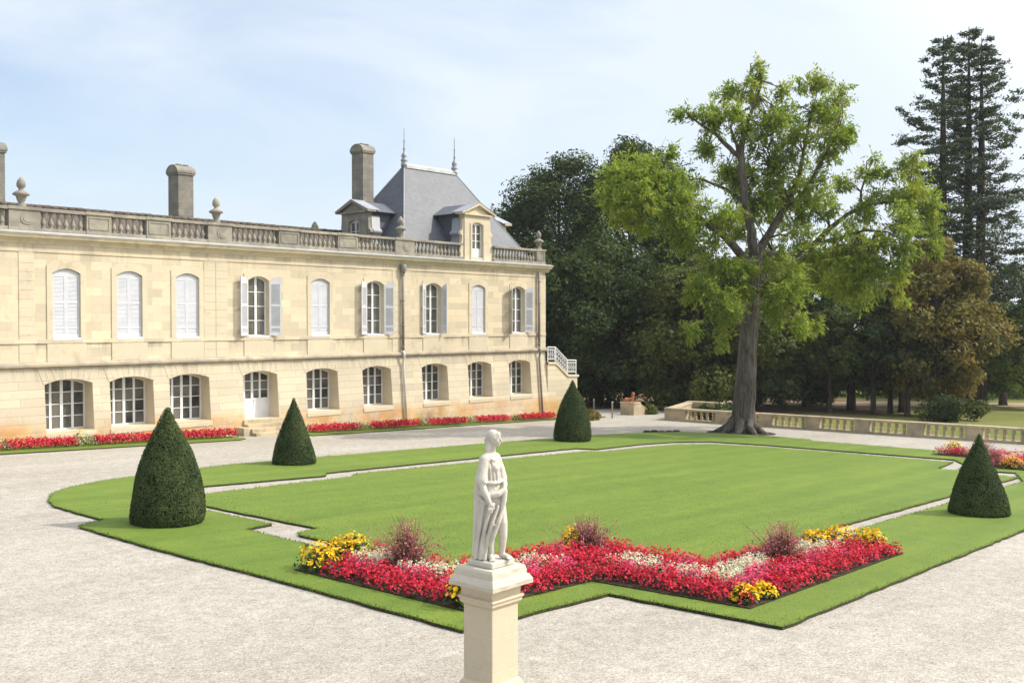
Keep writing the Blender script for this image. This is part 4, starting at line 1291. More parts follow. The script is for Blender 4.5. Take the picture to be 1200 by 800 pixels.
cap_([(0.0, 0.215, 0.66, 0.016), (-0.055, 0.185, 0.46, 0.024), (-0.100, 0.145, 0.24, 0.026), (-0.120, 0.125, 0.03, 0.030)])
cap_([(-0.08, 0.170, 0.70, 0.018), (-0.120, 0.145, 0.46, 0.024), (-0.158, 0.10, 0.22, 0.026), (-0.178, 0.08, 0.03, 0.032)])
cap_([(-0.155, 0.09, 0.80, 0.018), (-0.178, 0.06, 0.50, 0.022), (-0.192, 0.03, 0.25, 0.024), (-0.19, 0.01, 0.03, 0.028)])
cap_([(-0.165, 0.01, 0.82, 0.020), (-0.185, -0.03, 0.5, 0.022), (-0.192, -0.05, 0.25, 0.022), (-0.19, -0.06, 0.03, 0.026)])
cap_([(-0.05, 0.13, 0.42, 0.018), (-0.065, 0.135, 0.22, 0.022), (-0.070, 0.15, 0.02, 0.024)])
me = parts.mesh('figure_raw', M['marble'])
bm = bmesh.new(); bm.from_mesh(me); bmesh.ops.recalc_face_normals(bm, faces=bm.faces); bm.to_mesh(me); bm.free()
tmp = bpy.data.objects.new('figure_raw', me); COL.objects.link(tmp)
md = tmp.modifiers.new('r', 'REMESH'); md.mode = 'VOXEL'; md.voxel_size = 0.007
md = tmp.modifiers.new('s', 'SMOOTH'); md.factor = 0.5; md.iterations = 1
bpy.context.view_layer.update()
ev = tmp.evaluated_get(bpy.context.evaluated_depsgraph_get())
me2 = bpy.data.meshes.new_from_object(ev)
me2.name = 'figure'
me2.polygons.foreach_set('use_smooth', [True] * len(me2.polygons))
me2.materials.clear(); me2.materials.append(M['marble'])
bpy.data.objects.remove(tmp)
link('figure', me2, STA)

# ================================================================ TOPIARY CONES
M['yew'] = leafmat('clipped_yew', [(0.25, (0.030, 0.050, 0.018)), (0.5, (0.056, 0.085, 0.028)), (0.72, (0.090, 0.116, 0.040)), (0.88, (0.15, 0.130, 0.055))], 1.5, 0.15, 0.7, 0.12)
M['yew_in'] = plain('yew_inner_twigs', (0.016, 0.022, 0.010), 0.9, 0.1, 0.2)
CPROF = [(0.0, 1.0), (0.06, 0.985), (0.23, 0.87), (0.45, 0.74), (0.62, 0.63), (0.76, 0.51), (0.86, 0.40), (0.94, 0.26), (0.99, 0.14), (1.0, 0.07), (0.97, 0.02), (0.90, 0.0)]
CSLIM = [(0.0, 1.0), (0.035, 0.99), (0.16, 0.875), (0.31, 0.755), (0.46, 0.635), (0.585, 0.525), (0.70, 0.42), (0.81, 0.31), (0.90, 0.20), (0.965, 0.10), (0.99, 0.05), (0.97, 0.015), (0.90, 0.0)]
def cone_mesh(h, r, n, seed):
    rg = np.random.default_rng(seed)
    CP = CPROF if seed in (1, 3) else CSLIM
    pr = np.array(CP)
    d = np.r_[0, np.cumsum(np.hypot(np.diff(pr[:, 0]) * r, np.diff(pr[:, 1]) * h))]
    # area weighting
    s = rg.uniform(0, d[-1], n * 4)
    rad = np.interp(s, d, pr[:, 0])
    keep = rg.uniform(0, 1, n * 4) < rad + 0.03
    s = s[keep][:n]; rad = np.interp(s, d, pr[:, 0]) * r; z = np.interp(s, d, pr[:, 1]) * h
    e = 1e-3
    dr = (np.interp(s + e, d, pr[:, 0]) - np.interp(s - e, d, pr[:, 0])) * r; dz = (np.interp(s + e, d, pr[:, 1]) - np.interp(s - e, d, pr[:, 1])) * h
    t = rg.uniform(0, 2 * np.pi, len(s))
    nl = unit(np.stack([-dz, dr], 1))
    nrm = np.stack([nl[:, 0] * np.cos(t), nl[:, 0] * np.sin(t), nl[:, 1]], 1)
    # slow undulation and shallow holes left by the shears
    und = 0.013 * np.sin(3 * t + z * 2.1 + seed) + 0.009 * np.sin(7 * t - z * 5 + seed * 2) + rg.normal(0, 0.008, len(s)) 
    c = np.stack([rad * np.cos(t), rad * np.sin(t), z], 1) + nrm * und[:, None]
    hole = np.array([mn.noise(Vector((x_ * 4.5 + seed, y_ * 4.5, z_ * 4.5))) > 0.42 for x_, y_, z_ in c])
    hole &= rg.uniform(0, 1, len(s)) < 0.6
    c = c[~hole]; nrm = nrm[~hole]; s = s[~hole]
    c[:, 2] = np.maximum(c[:, 2], 0.02)
    tg = np.stack([rg.normal(0, 1, len(s)), rg.normal(0, 1, len(s)), rg.normal(0.6, 0.8, len(s))], 1)
    v, q = leaf_quads(c, nrm + rg.normal(0, 0.42, nrm.shape), rg.uniform(0.03, 0.062, len(s)), rg, 0.5, tg)
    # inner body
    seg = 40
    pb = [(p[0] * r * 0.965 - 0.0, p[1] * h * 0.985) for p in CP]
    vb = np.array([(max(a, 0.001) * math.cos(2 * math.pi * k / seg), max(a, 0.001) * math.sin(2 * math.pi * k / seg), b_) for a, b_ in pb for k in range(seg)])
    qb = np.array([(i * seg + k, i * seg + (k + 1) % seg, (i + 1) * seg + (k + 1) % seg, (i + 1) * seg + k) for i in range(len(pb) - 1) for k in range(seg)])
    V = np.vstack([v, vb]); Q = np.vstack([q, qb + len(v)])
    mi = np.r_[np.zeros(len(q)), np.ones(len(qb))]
    return np_mesh('topiary_cone', V, Q, [M['yew'], M['yew_in']], mi)
CONES = [(12.84, 22.08, 2.72, 0.845, 34000, 'large clipped dark yew cone at the left corner of the lawn, nearest the camera'),
         (22.75, 30.5, 2.38, 0.785, 19000, 'clipped yew cone on the far lawn border in front of the door steps'),
         (38.95, 30.35, 2.90, 0.91, 17000, 'clipped yew cone on the far lawn border by the outside stair'),
         (29.45, 8.93, 2.17, 0.785, 24000, 'small dark clipped yew cone on the right lawn border near the far flower bed')]
for i, (x, y, h, r, n, lab) in enumerate(CONES):
    o = link_local('topiary_cone', cone_mesh(h, r, n, i + 1))
    o.location = (x, y, gz(x, y) + 0.05); o.rotation_euler.z = i * 1.3
    tag(o, lab, 'topiary', 'clipped yew cones on the lawn border')

# ================================================================ TERRACE BALUSTRADE
TX = 57.1
TB = thing('terrace_balustrade', 'low weathered stone balustrade along the far edge of the gravel court', 'balustrade', (TX, 20, gz(TX, 20)))
TPROF = [(0.085, 0), (0.085, 0.05), (0.05, 0.07), (0.085, 0.15), (0.09, 0.20), (0.06, 0.27), (0.045, 0.30), (0.06, 0.33), (0.09, 0.40), (0.085, 0.45), (0.05, 0.53), (0.085, 0.55), (0.085, 0.60)]
tb_me = baluster_mesh('baluster', TPROF, 0.56, M['stone_terrace'], 10, 1.25)
starts = [35.3, 32.25, 29.25, 26.25, 23.25, 20.2, 17.15, 14.1, 11.05, 8.0, 4.95, 1.9, -1.15, -4.2]
HB = 0.82
def tblock(y0, y1, name='parapet_block'):
    g_ = gz(TX, (y0 + y1) / 2)
    mb = MB()
    mb.box(TX, TX + 0.36, y0, y1, g_ - 0.2, g_ + HB - 0.13)
    mb.box(TX - 0.03, TX + 0.39, y0, y1, g_ - 0.2, g_ + 0.13)
    mb.box(TX - 0.05, TX + 0.41, y0 - 0.002, y1 + 0.002, g_ + HB - 0.128, g_ + HB)
    if y1 - y0 > 0.7:
        a_, b_ = y0 + 0.12, y1 - 0.12
        mb.box(TX - 0.02, TX, a_, b_, g_ + 0.22, g_ + HB - 0.22)
    mb.build(name, M['stone_terrace'], TB, bevel=0.012)
tblock(35.32, 36.9)
for i, s_ in enumerate(starts):
    e_ = s_ - 2.15
    g_ = gz(TX, s_ - 1)
    mb = MB()
    mb.box(TX - 0.03, TX + 0.39, e_, s_, g_ - 0.2, g_ + 0.125)
    mb.box(TX - 0.045, TX + 0.405, e_, s_, g_ + HB - 0.135, g_ + HB - 0.004)
    run = mb.build('rail', M['stone_terrace'], TB, bevel=0.012)
    for k in range(5):
        c = bpy.data.objects.new('baluster', tb_me); COL.objects.link(c); c.parent = run
        c.location = Vector((TX + 0.18, s_ - 2.15 * (k + 0.5) / 5, g_ + 0.124)) - wloc(TB) - Vector(run.location)
    nx_ = starts[i + 1] if i + 1 < len(starts) else e_ - 0.9
    tblock(nx_ + 0.004, e_ - 0.004)
# return of the parapet round the head of the garden stair
g_ = gz(60, 37)
mb = MB()
mb.obox((TX + 0.36, 36.45, g_ - 0.2), (5.2, 1.7, 0), (-0.14, 0.43, 0), (0, 0, 0.93 + 0.05))
mb.obox((TX + 0.33, 36.40, g_ + 0.76), (5.3, 1.73, 0), (-0.16, 0.52, 0), (0, 0, 0.14))
mb.build('return_wall', M['stone_terrace'], TB, bevel=0.012)
mb = MB()
mb.obox((TX + 5.4, 38.55, g_ - 0.2), (0.4, 0, 0), (0.25, -2.6, 0), (0, 0, 1.02))
mb.obox((TX + 5.36, 38.6, g_ + 0.815), (0.5, 0, 0), (0.25, -2.7, 0), (0, 0, 0.13))
mb.build('return_wall', M['stone_terrace'], TB, bevel=0.012)

# ================================================================ SPHINX, BOLLARDS
sx_, sy_ = 59.7, 41.1
g_ = gz(sx_, sy_)
PL = thing('sphinx_plinth', 'square stone plinth with a sloping ivied wall beyond the pavilion stair', 'plinth', (sx_ + 0.5, sy_ + 0.6, g_))
mb = MB()
mb.box(sx_, sx_ + 0.75, sy_, sy_ + 1.15, g_ - 0.2, g_ + 0.86); mb.box(sx_ - 0.05, sx_ + 0.80, sy_ - 0.05, sy_ + 1.2, g_ + 0.80, g_ + 0.89)
mb.build('block', M['stone_terrace'], PL, bevel=0.015)
mb = MB()
mb.prism([(sx_ + 0.76, g_ - 0.3), (sx_ + 0.76, g_ + 0.84), (sx_ + 2.3, g_ + 0.1), (sx_ + 2.3, g_ - 0.3)], lambda x, z: (x, sy_ + 0.05, z), lambda x, z: (x, sy_ + 0.4, z))
mb.build('sloping_wall', M['stone_terrace'], PL)
parts = MB()
_PX, _PY, _ZF = PX, PY, ZF
PX, PY, ZF = sx_ + 0.38, sy_ + 0.55, g_ + 0.89
VR_, VV_ = VR, VV
VR, VV = Vector((0, -1, 0)), Vector((1, 0, 0))     # lies along the wall, head towards -Y
cap_([(-0.36, 0, 0.15, 0.15), (-0.12, 0, 0.15, 0.13), (0.16, 0, 0.22, 0.14)])
for s in (-1, 1):
    sph(-0.32, 0.12 * s, 0.14, 0.14, 1.2, 0.7, 1)
    cap_([(-0.30, 0.15 * s, 0.05, 0.05), (-0.08, 0.16 * s, 0.04, 0.04)])
    cap_([(0.18, 0.09 * s, 0.16, 0.06), (0.25, 0.10 * s, 0.05, 0.05), (0.48, 0.10 * s, 0.04, 0.045)])
cap_([(0.20, 0, 0.28, 0.12), (0.24, 0, 0.42, 0.075), (0.25, 0, 0.47, 0.07)])
sph(0.26, 0, 0.56, 0.105, 1, 0.95, 1.15); sph(0.22, 0, 0.60, 0.11); sph(0.345, 0, 0.55, 0.03); sph(0.19, 0, 0.45, 0.10, 0.8, 1.2, 1)
cap_([(-0.45, 0.02, 0.12, 0.03), (-0.50, 0.12, 0.10, 0.025), (-0.40, 0.20, 0.08, 0.025)])
me = parts.mesh('sphinx_raw', M['terracotta'])
bm = bmesh.new(); bm.from_mesh(me); bmesh.ops.recalc_face_normals(bm, faces=bm.faces); bm.to_mesh(me); bm.free()
tmp = bpy.data.objects.new('sphinx_raw', me); COL.objects.link(tmp)
md = tmp.modifiers.new('r', 'REMESH'); md.mode = 'VOXEL'; md.voxel_size = 0.022
md = tmp.modifiers.new('s', 'SMOOTH'); md.factor = 0.5; md.iterations = 2
bpy.context.view_layer.update()
me2 = bpy.data.meshes.new_from_object(tmp.evaluated_get(bpy.context.evaluated_depsgraph_get()))
me2.name = 'sphinx'; me2.polygons.foreach_set('use_smooth', [True] * len(me2.polygons))
me2.materials.clear(); me2.materials.append(M['terracotta'])
bpy.data.objects.remove(tmp)
o = link_local('sphinx', me2)
tag(o, 'small terracotta sphinx lying on the stone plinth beyond the pavilion', 'sculpture')
PX, PY, ZF, VR, VV = _PX, _PY, _ZF, VR_, VV_
for (x, y, h, lab) in ((55.6, 40.0, 1.12, 'thin grey bollard post on the gravel at the turf strip end'), (61.6, 46.0, 0.9, 'thin grey bollard post further back, beside the stair wall')):
    mb = MB(); mb.lathe([(0.055, -0.1), (0.055, h - 0.12), (0.07, h - 0.11), (0.07, h - 0.06), (0.05, h - 0.02), (0.01, h)], 0, 0, 0, 10)
    o = link_local('bollard', mb.mesh('bollard', M['bollard'], True)); o.location = (x, y, gz(x, y))
    tag(o, lab, 'bollard', 'posts at the corner of the court')

# ================================================================ FLOWERS
def petalmat(name, c1, c2, trans=0.25):
    m, nt, b = new_mat(name)
    g = N(nt, 'ShaderNodeNewGeometry')
    c = mixc(nt, g.outputs['Random Per Island'], c1, c2)
    nt.links.new(c, b.inputs['Base Color']); b.inputs['Roughness'].default_value = 0.6; b.inputs['Specular IOR Level'].default_value = 0.15
    tr = N(nt, 'ShaderNodeBsdfTranslucent'); nt.links.new(c, tr.inputs[0])
    ms = N(nt, 'ShaderNodeMixShader'); ms.inputs[0].default_value = trans
    nt.links.new(b.outputs[0], ms.inputs[1]); nt.links.new(tr.outputs[0], ms.inputs[2]); nt.links.new(ms.outputs[0], nt.nodes['Material Output'].inputs[0])
    return m
PET = {'red': petalmat('red_petals', (0.50, 0.014, 0.036), (0.70, 0.045, 0.078)), 'pink': petalmat('pink_petals', (0.60, 0.030, 0.10), (0.76, 0.13, 0.24)),
       'white': petalmat('white_petals', (0.60, 0.54, 0.34), (0.78, 0.74, 0.56)), 'yellow': petalmat('yellow_petals', (0.78, 0.42, 0.004), (0.86, 0.58, 0.02)),
       'orange': petalmat('orange_petals', (0.72, 0.22, 0.01), (0.8, 0.40, 0.02)), 'mauve': petalmat('mauve_petals', (0.45, 0.11, 0.15), (0.64, 0.26, 0.30))}
BLEAF = {'red': leafmat('begonia_leaves', [(0.3, (0.030, 0.022, 0.012)), (0.6, (0.060, 0.036, 0.018)), (0.8, (0.05, 0.075, 0.02))], 3, 0.2),
         'green': leafmat('bedding_leaves', [(0.3, (0.022, 0.040, 0.010)), (0.6, (0.045, 0.080, 0.018)), (0.85, (0.085, 0.12, 0.03))], 3, 0.25),
         'pale': leafmat('pale_leaves', [(0.3, (0.12, 0.15, 0.05)), (0.6, (0.20, 0.24, 0.09)), (0.85, (0.30, 0.33, 0.15))], 3, 0.25)}
BLEAF['pink'] = BLEAF['red']; BLEAF['white'] = BLEAF['green']

def inpoly(x, y, poly):
    c = False; j = len(poly) - 1
    for i in range(len(poly)):
        (xi, yi), (xj, yj) = poly[i], poly[j]
        if (yi > y) != (yj > y) and x < (xj - xi) * (y - yi) / (yj - yi) + xi: c = not c
        j = i
    return c
def dist_line(x, y, line):
    p = Vector((x, y)); best = 9e9
    for a, b in zip(line[:-1], line[1:]):
        a, b = Vector(a), Vector(b); t = max(0, min(1, (p - a).dot(b - a) / (b - a).length_squared))
        best = min(best, (p - a.lerp(b, t)).length)
    return best

def plants_mesh(name, plants, col, rg, npet=26, nleaf=14, ps=0.05, leaf='red', ls=0.075, domez=0.8, spread=1.0):
    """plants: (x, y, z0, radius, height); domes of leaves under a skin of petals"""
    P = np.array(plants)
    k = len(P)
    def dome(n, lo, hi, zpow):
        idx = np.repeat(np.arange(k), n); m_ = len(idx)
        t = rg.uniform(0, 2 * np.pi, m_); u = np.sqrt(rg.uniform(0, 1, m_)) * spread
        f = rg.uniform(lo, hi, m_)
        x = P[idx, 0] + P[idx, 3] * u * np.cos(t); y = P[idx, 1] + P[idx, 3] * u * np.sin(t)
        z = P[idx, 2] + P[idx, 4] * f * np.clip(1 - 0.75 * u ** zpow, 0.08, 1)
        nr = np.stack([u * np.cos(t) * 0.9, u * np.sin(t) * 0.9, np.full(m_, 0.75)], 1) + rg.normal(0, 0.45, (m_, 3))
        return np.stack([x, y, z], 1), nr
    c1, n1_ = dome(nleaf, 0.25, 0.92, 2.2); c2, n2_ = dome(npet, 0.80, 1.10, 2.4)
    v1, q1 = leaf_quads(c1, n1_, rg.uniform(0.6, 1.2, len(c1)) * ls, rg, 0.75)
    v2, q2 = leaf_quads(c2, n2_, rg.uniform(0.65, 1.25, len(c2)) * ps, rg, 0.85)
    V = np.vstack([v1, v2]); Q = np.vstack([q1, q2 + len(v1)])
    return np_mesh(name, V, Q, [BLEAF[leaf], PET[col]], np.r_[np.zeros(len(q1)), np.ones(len(q2))])

def gaura_mesh(seed, h=1.0, r=0.55, n=320):
    rg = np.random.default_rng(seed)
    V, Q, MI = [], [], []; off = 0
    t = rg.uniform(0, 2 * np.pi, n); lean = np.abs(rg.normal(0, 0.55, n)); L = rg.uniform(0.35, 1.0, n) * h
    K = 5
    s = np.linspace(0, 1, K)
    base = np.stack([rg.normal(0, 0.10, n), rg.normal(0, 0.10, n), np.zeros(n)], 1)
    ctr = base[:, None, :] + np.stack([np.cos(t)[:, None] * (lean[:, None] * s ** 1.4) * L[:, None], np.sin(t)[:, None] * (lean[:, None] * s ** 1.4) * L[:, None], (s * (1 - 0.12 * s)) * L[:, None] * np.cos(lean * 0.7)[:, None]], 2)
    w = np.array([0.005, 0.0045, 0.0035, 0.0025, 0.0015])
    sd = rg.normal(size=(n, 1, 3)); sd[:, :, 2] *= 0.2; sd = unit(sd)
    a = ctr + sd * w[None, :, None]; b = ctr - sd * w[None, :, None]
    v = np.stack([a, b], 2).reshape(-1, 3)
    q = []
    for i in range(n):
        o_ = i * K * 2
        for j in range(K - 1): q.append((o_ + 2 * j, o_ + 2 * j + 1, o_ + 2 * j + 3, o_ + 2 * j + 2))
    V.append(v); Q.append(np.array(q)); MI.append(np.zeros(len(q))); off = len(v)
    m_ = n * 7
    i = rg.integers(0, n, m_); f = rg.uniform(0.08, 0.72, m_); j = np.clip((f * (K - 1)).astype(int), 0, K - 2); fr = f * (K - 1) - j
    c = ctr[i, j] * (1 - fr)[:, None] + ctr[i, j + 1] * fr[:, None] + rg.normal(0, 0.025, (m_, 3))
    v, q = leaf_quads(c, rg.normal(size=(m_, 3)), rg.uniform(0.035, 0.07, m_), rg, 0.4); V.append(v); Q.append(q + off); MI.append(np.zeros(len(q))); off += len(v)
    m_ = n * 6
    i = rg.integers(0, n, m_); f = rg.beta(2.8, 1.5, m_); j = np.clip((f * (K - 1)).astype(int), 0, K - 2); fr = f * (K - 1) - j
    c = ctr[i, j] * (1 - fr)[:, None] + ctr[i, j + 1] * fr[:, None] + rg.normal(0, 0.015, (m_, 3))
    v, q = leaf_quads(c, rg.normal(size=(m_, 3)), rg.uniform(0.02, 0.042, m_), rg, 0.8); V.append(v); Q.append(q + off); MI.append(np.ones(len(q)))
    return np_mesh('gaura_bush', np.vstack(V), np.vstack(Q), [M['gaura'], PET['mauve']], np.concatenate(MI))
M['gaura'] = leafmat('gaura_stems', [(0.3, (0.10, 0.055, 0.034)), (0.5, (0.17, 0.085, 0.058)), (0.7, (0.12, 0.14, 0.045))], 2.5, 0.25)

BED = [(11.75, 15.75), (11.8, 11.35), (15.05, 11.28), (15.28, 8.2), (22.1, 8.22), (22.5, 9.85), (17.35, 10.15), (17.35, 13.1), (13.65, 13.3), (13.55, 16.1)]
FRONT = [(11.75, 15.75), (11.8, 11.35), (15.05, 11.28), (15.28, 8.2), (22.1, 8.22)]
mir = lambda pts: [(60.0 - x, y) for x, y in pts]
NEAR = dict(gaura=[(13.1, 14.1, 1.25, .60), (16.85, 12.75, 1.0, .50), (18.75, 9.4, 1.1, .55)],
            yellow=[(12.15, 15.5, .46, .50), (13.05, 15.75, .50, .55), (12.05, 11.65, .34, .62), (15.62, 8.5, .27, .32), (16.15, 8.42, .24, .28), (16.65, 13.0, .30, .6), (21.55, 9.5, .44, .5), (22.0, 8.95, .42, .46), (20.85, 9.72, .40, .46)])
FAR = dict(gaura=[(46.75, 14.0, 1.0, .55), (43.3, 12.6, 0.9, .55)], yellow=[(47.9, 15.6, .42, .55), (43.0, 11.75, .5, .5), (44.75, 8.5, .45, .5)])
def make_bed(bed, front, spec, seed, where, step=0.19):
    rg = np.random.default_rng(seed)
    mb = MB()
    pv = [(x, y, gz(x, y) + 0.075) for x, y in bed]; n = len(pv)
    mb.add(pv + [(x, y, z - 0.12) for x, y, z in pv], list(map(tuple, tessellate_polygon([[Vector((p[0], p[1], 0)) for p in pv]]))) + [(i, (i + 1) % n, n + (i + 1) % n, n + i) for i in range(n)])
    o = mb.build('flower_bed_soil', M['soil'], None); face_up_top(o)
    tag(o, kind='structure')
    xs = [p[0] for p in bed]; ys = [p[1] for p in bed]
    sets = {'red': [], 'pink': [], 'white': []}
    for x0 in np.arange(min(xs), max(xs), step):
        for y0 in np.arange(min(ys), max(ys), step):
            x, y = x0 + rg.uniform(-.07, .07), y0 + rg.uniform(-.07, .07)
            if not inpoly(x, y, bed): continue
            d = dist_line(x, y, front)
            if d < 0.06: continue
            if any((x - g[0]) ** 2 + (y - g[1]) ** 2 < (0.40) ** 2 for g in spec['gaura']): continue
            if any((x - g[0]) ** 2 + (y - g[1]) ** 2 < (g[2] * 1.0) ** 2 for g in spec['yellow']): continue
            nz = mn.noise(Vector((x * 0.8, y * 0.8, seed)))
            nz2 = mn.noise(Vector((x * 1.7 + 9, y * 1.7, seed)))
            if d < 0.50 + 0.25 * nz: c = 'red'
            elif d < 0.92 + 0.3 * nz: c = 'pink' if nz2 > -0.08 else 'red'
            elif d < 1.50 + 0.2 * nz2: c = 'white' if nz > -0.16 or nz2 > 0.25 else 'red'
            else: c = 'red' if nz2 > -0.15 else 'pink'
            h = 0.20 + 0.14 * min(1, d / 0.9) + rg.uniform(-.05, .06)
            if c == 'white': h *= 0.9
            sets[c].append((x, y, gz(x, y) + 0.07, 0.16, h))
    for c, nm, lab in (('red', 'red_begonias', 'carpet of red begonias along the front of the %s'), ('pink', 'pink_begonias', 'carpet of pink begonias behind the red ones in the %s'), ('white', 'white_bedding_flowers', 'small cream white flowers running through the middle of the %s')):
        if sets[c]:
            o = link_local(nm, plants_mesh(nm, sets[c], c, rg, 56 if c != 'white' else 110, 14, 0.048 if c != 'white' else 0.038, leaf=c))
            tag(o, lab % where, 'flowers', kind='stuff')
    return rg
def face_up_top(o):
    bm = bmesh.new(); bm.from_mesh(o.data)
    for f in bm.faces:
        if abs(f.normal.z) > 0.5 and f.normal.z < 0: f.normal_flip()
    bm.to_mesh(o.data); bm.free()
rgN = make_bed(BED, FRONT, NEAR, 21, 'zigzag bed behind the statue')
make_bed(mir(BED), mir(FRONT), FAR, 22, 'far right bed', 0.22)
GL = ['tallest wispy pink gaura bush in the left arm of the flower bed', 'wispy reddish gaura bush in the middle of the bed right of the statue', 'dark reddish gaura bush in the right arm of the zigzag bed']
GF = ['pink gaura bush in the far right bed behind the small yew cone, by the balustrade', 'wispy gaura bush in the far right bed near the lawn path']
for i, (g, lab) in enumerate(list(zip(NEAR['gaura'], GL)) + list(zip(FAR['gaura'], GF))):
    o = link_local('gaura_bush', gaura_mesh(40 + i, g[2], g[3], 420 if i < 3 else 240)); o.location = (g[0], g[1], gz(g[0], g[1]) + 0.07)
    tag(o, lab, 'bush', 'gaura bushes in the flower beds')
def clump(x, y, r, h, col, rg, leaf, npet, nleaf, ps, ls, name, lab, group, dz=0.06):
    pl = []
    n = max(6, int(r * r * 40))
    for k in range(n):
        t = 2.4 * k; u = math.sqrt((k + 0.5) / n) * r * 0.6
        pl.append((u * math.cos(t), u * math.sin(t), 0.0, r * 0.6, h * (1 - 0.3 * (u / r) ** 2) * random.uniform(.85, 1.12)))
    o = link_local(name, plants_mesh(name, pl, col, rg, npet, nleaf, ps, leaf, ls)); o.location = (x, y, gz(x, y) + dz)
    return tag(o, lab, 'flowers', group)
YL = ['yellow marigold clump at the left end of the zigzag bed, the front one', 'yellow marigold clump at the left end of the zigzag bed, the rear one', 'yellow marigolds with dark leaves at the bed corner just left of the pedestal',
      'low yellow marigolds at the front corner of the bed right of the statue', 'low yellow marigold clump next to the front bed corner, the one further right', 'small yellow marigold clump behind the pedestal next to the middle gaura',
      'yellow marigold clump at the right end of the bed, the middle one', 'yellow marigold clump at the right end of the bed, the one nearest the gravel', 'yellow marigold clump at the right end of the bed, the one beside the lawn path']
YF = ['pale yellow marigold clump at the left end of the far right bed', 'orange yellow marigolds at the inner corner of the far right bed behind the small cone', 'yellow marigold clump on the outer arm of the far right bed']
for i, (g, lab) in enumerate(list(zip(NEAR['yellow'], YL)) + list(zip(FAR['yellow'], YF))):
    clump(g[0], g[1], g[2], g[3], 'yellow' if i != 10 else 'orange', rgN, 'green', 38, 44, 0.072, 0.095, 'marigold_clump', lab, 'marigold clumps in the flower beds')
# rows at the foot of the facade
def wall_row(x0, x1, lab, seed):
    rg = np.random.default_rng(seed); pl = []; pw = []
    x = x0
    while x < x1:
        yb = 41.15 + 0.25 * max(0, min(1, (x - 36) / 12))
        for r_ in range(3):
            y = yb + 0.23 * r_ + rg.uniform(-.04, .04); xx = x + rg.uniform(-.06, .06)
            pl.append((xx, y, gz(xx, y) + 0.05, 0.17, rg.uniform(.34, .44)))
        pw.append((x, yb + 0.78, gz(x, yb) + 0.05, 0.2, rg.uniform(.42, .52)))
        x += 0.22
    o = link_local('red_begonias', plants_mesh('red_begonias', pl, 'red', rg, 52, 10, 0.075)); tag(o, 'row of red begonias ' + lab, 'flowers', kind='stuff')
    o = link_local('cream_flowers', plants_mesh('cream_flowers', pw, 'white', rg, 22, 14, 0.05, 'pale')); tag(o, 'thin line of cream flowers against the wall ' + lab, 'flowers', kind='stuff')
from math import tan
def px2x(px, Y=41.3):
    u = (px - 600) / 1207.0; c_, s_ = math.cos(R(YAW)), math.sin(R(YAW))
    return Y * (c_ + s_ * u) / (s_ - c_ * u)
rows = [(11.0, px2x(-2), 'off to the left edge'), (px2x(8), px2x(88), 'under the leftmost window'), (px2x(112), px2x(277), 'under the second and third windows'), (px2x(367), px2x(419), 'just right of the door steps'),
        (px2x(436), px2x(491), 'between the fifth window and the downpipe'), (px2x(505), px2x(548), 'right of the grey downpipe'), (px2x(563), px2x(600), 'under the eighth window'), (px2x(616), px2x(654), 'at the pavilion corner')]
for i, (a_, b_, lab) in enumerate(rows): wall_row(a_, b_, lab, 60 + i)
cl = [(3, 'white', 'at the left edge of the wall row'), (92, 'white', 'below the first window'), (104, 'white', 'left of the second window'), (427, 'white', 'under the sixth window'), (498, 'white', 'right of the downpipe'), (555, 'white', 'under the eighth window'), (608, 'yellow', 'bright yellow, near the pavilion corner'), (691, 'yellow', 'beyond the far cone')]
for i, (px, c, lab) in enumerate(cl):
    x = px2x(px); yb = 41.35 + 0.25 * max(0, min(1, (x - 36) / 12))
    clump(x, yb, 0.42, 0.5, c, np.random.default_rng(90 + i), 'pale' if c == 'white' else 'green', 14, 30, 0.05, 0.09, 'flower_clump', ('cream and green' if c == 'white' else 'yellow') + ' flower clump ' + lab, 'flower clumps along the facade')
for px, lab in ((98, 'first two windows'), (497, 'downpipe and the seventh window')):
    x = px2x(px); clump(x, 41.85, 0.3, 0.62, 'yellow', np.random.default_rng(int(px)), 'green', 14, 20, 0.07, 0.09, 'marigold_clump', 'tall yellow flowers behind the cream clump between the ' + lab, 'flower clumps along the facade')

# ================================================================ GRASS BLADES
M['blades'] = leafmat('grass_blades', [(0.25, (0.076, 0.130, 0.014)), (0.5, (0.108, 0.168, 0.021)), (0.8, (0.145, 0.205, 0.035))], 1.2, 0.35, 0.7, 0.1)
def blades(P, h, w, rg, dz=0.05):
    n = len(P)
    z = np.array([gz(x, y) for x, y in P]) + dz
    a = rg.uniform(0, 2 * np.pi, n); lx = rg.normal(0, 0.35, n) * h; ly = rg.normal(0, 0.35, n) * h
    v = np.empty((n, 4, 3))
    v[:, 0] = np.stack([P[:, 0] - np.cos(a) * w, P[:, 1] - np.sin(a) * w, z - 0.008], 1)
    v[:, 1] = np.stack([P[:, 0] + np.cos(a) * w, P[:, 1] + np.sin(a) * w, z - 0.008], 1)
    v[:, 2] = np.stack([P[:, 0] + lx + np.cos(a) * w * .3, P[:, 1] + ly + np.sin(a) * w * .3, z + h], 1)
    v[:, 3] = np.stack([P[:, 0] + lx - np.cos(a) * w * .3, P[:, 1] + ly - np.sin(a) * w * .3, z + h], 1)
    return v.reshape(-1, 3), np.arange(n * 4).reshape(n, 4)
rgB = np.random.default_rng(31)
pts = []
for loop in (outer_border, border_hole, inner_lawn):
    n = len(loop)
    for i in range(n):
        a_, b_ = np.array(loop[i]), np.array(loop[(i + 1) % n]); L_ = np.linalg.norm(b_ - a_)
        m_ = a_ * .5 + b_ * .5; dist = np.hypot(*m_)
        k = int(L_ * (110 if dist < 26 else 55))
        t = rgB.uniform(0, 1, (k, 1)); pts.append(a_ + (b_ - a_) * t + rgB.normal(0, 0.028, (k, 2)))
P = np.vstack(pts)
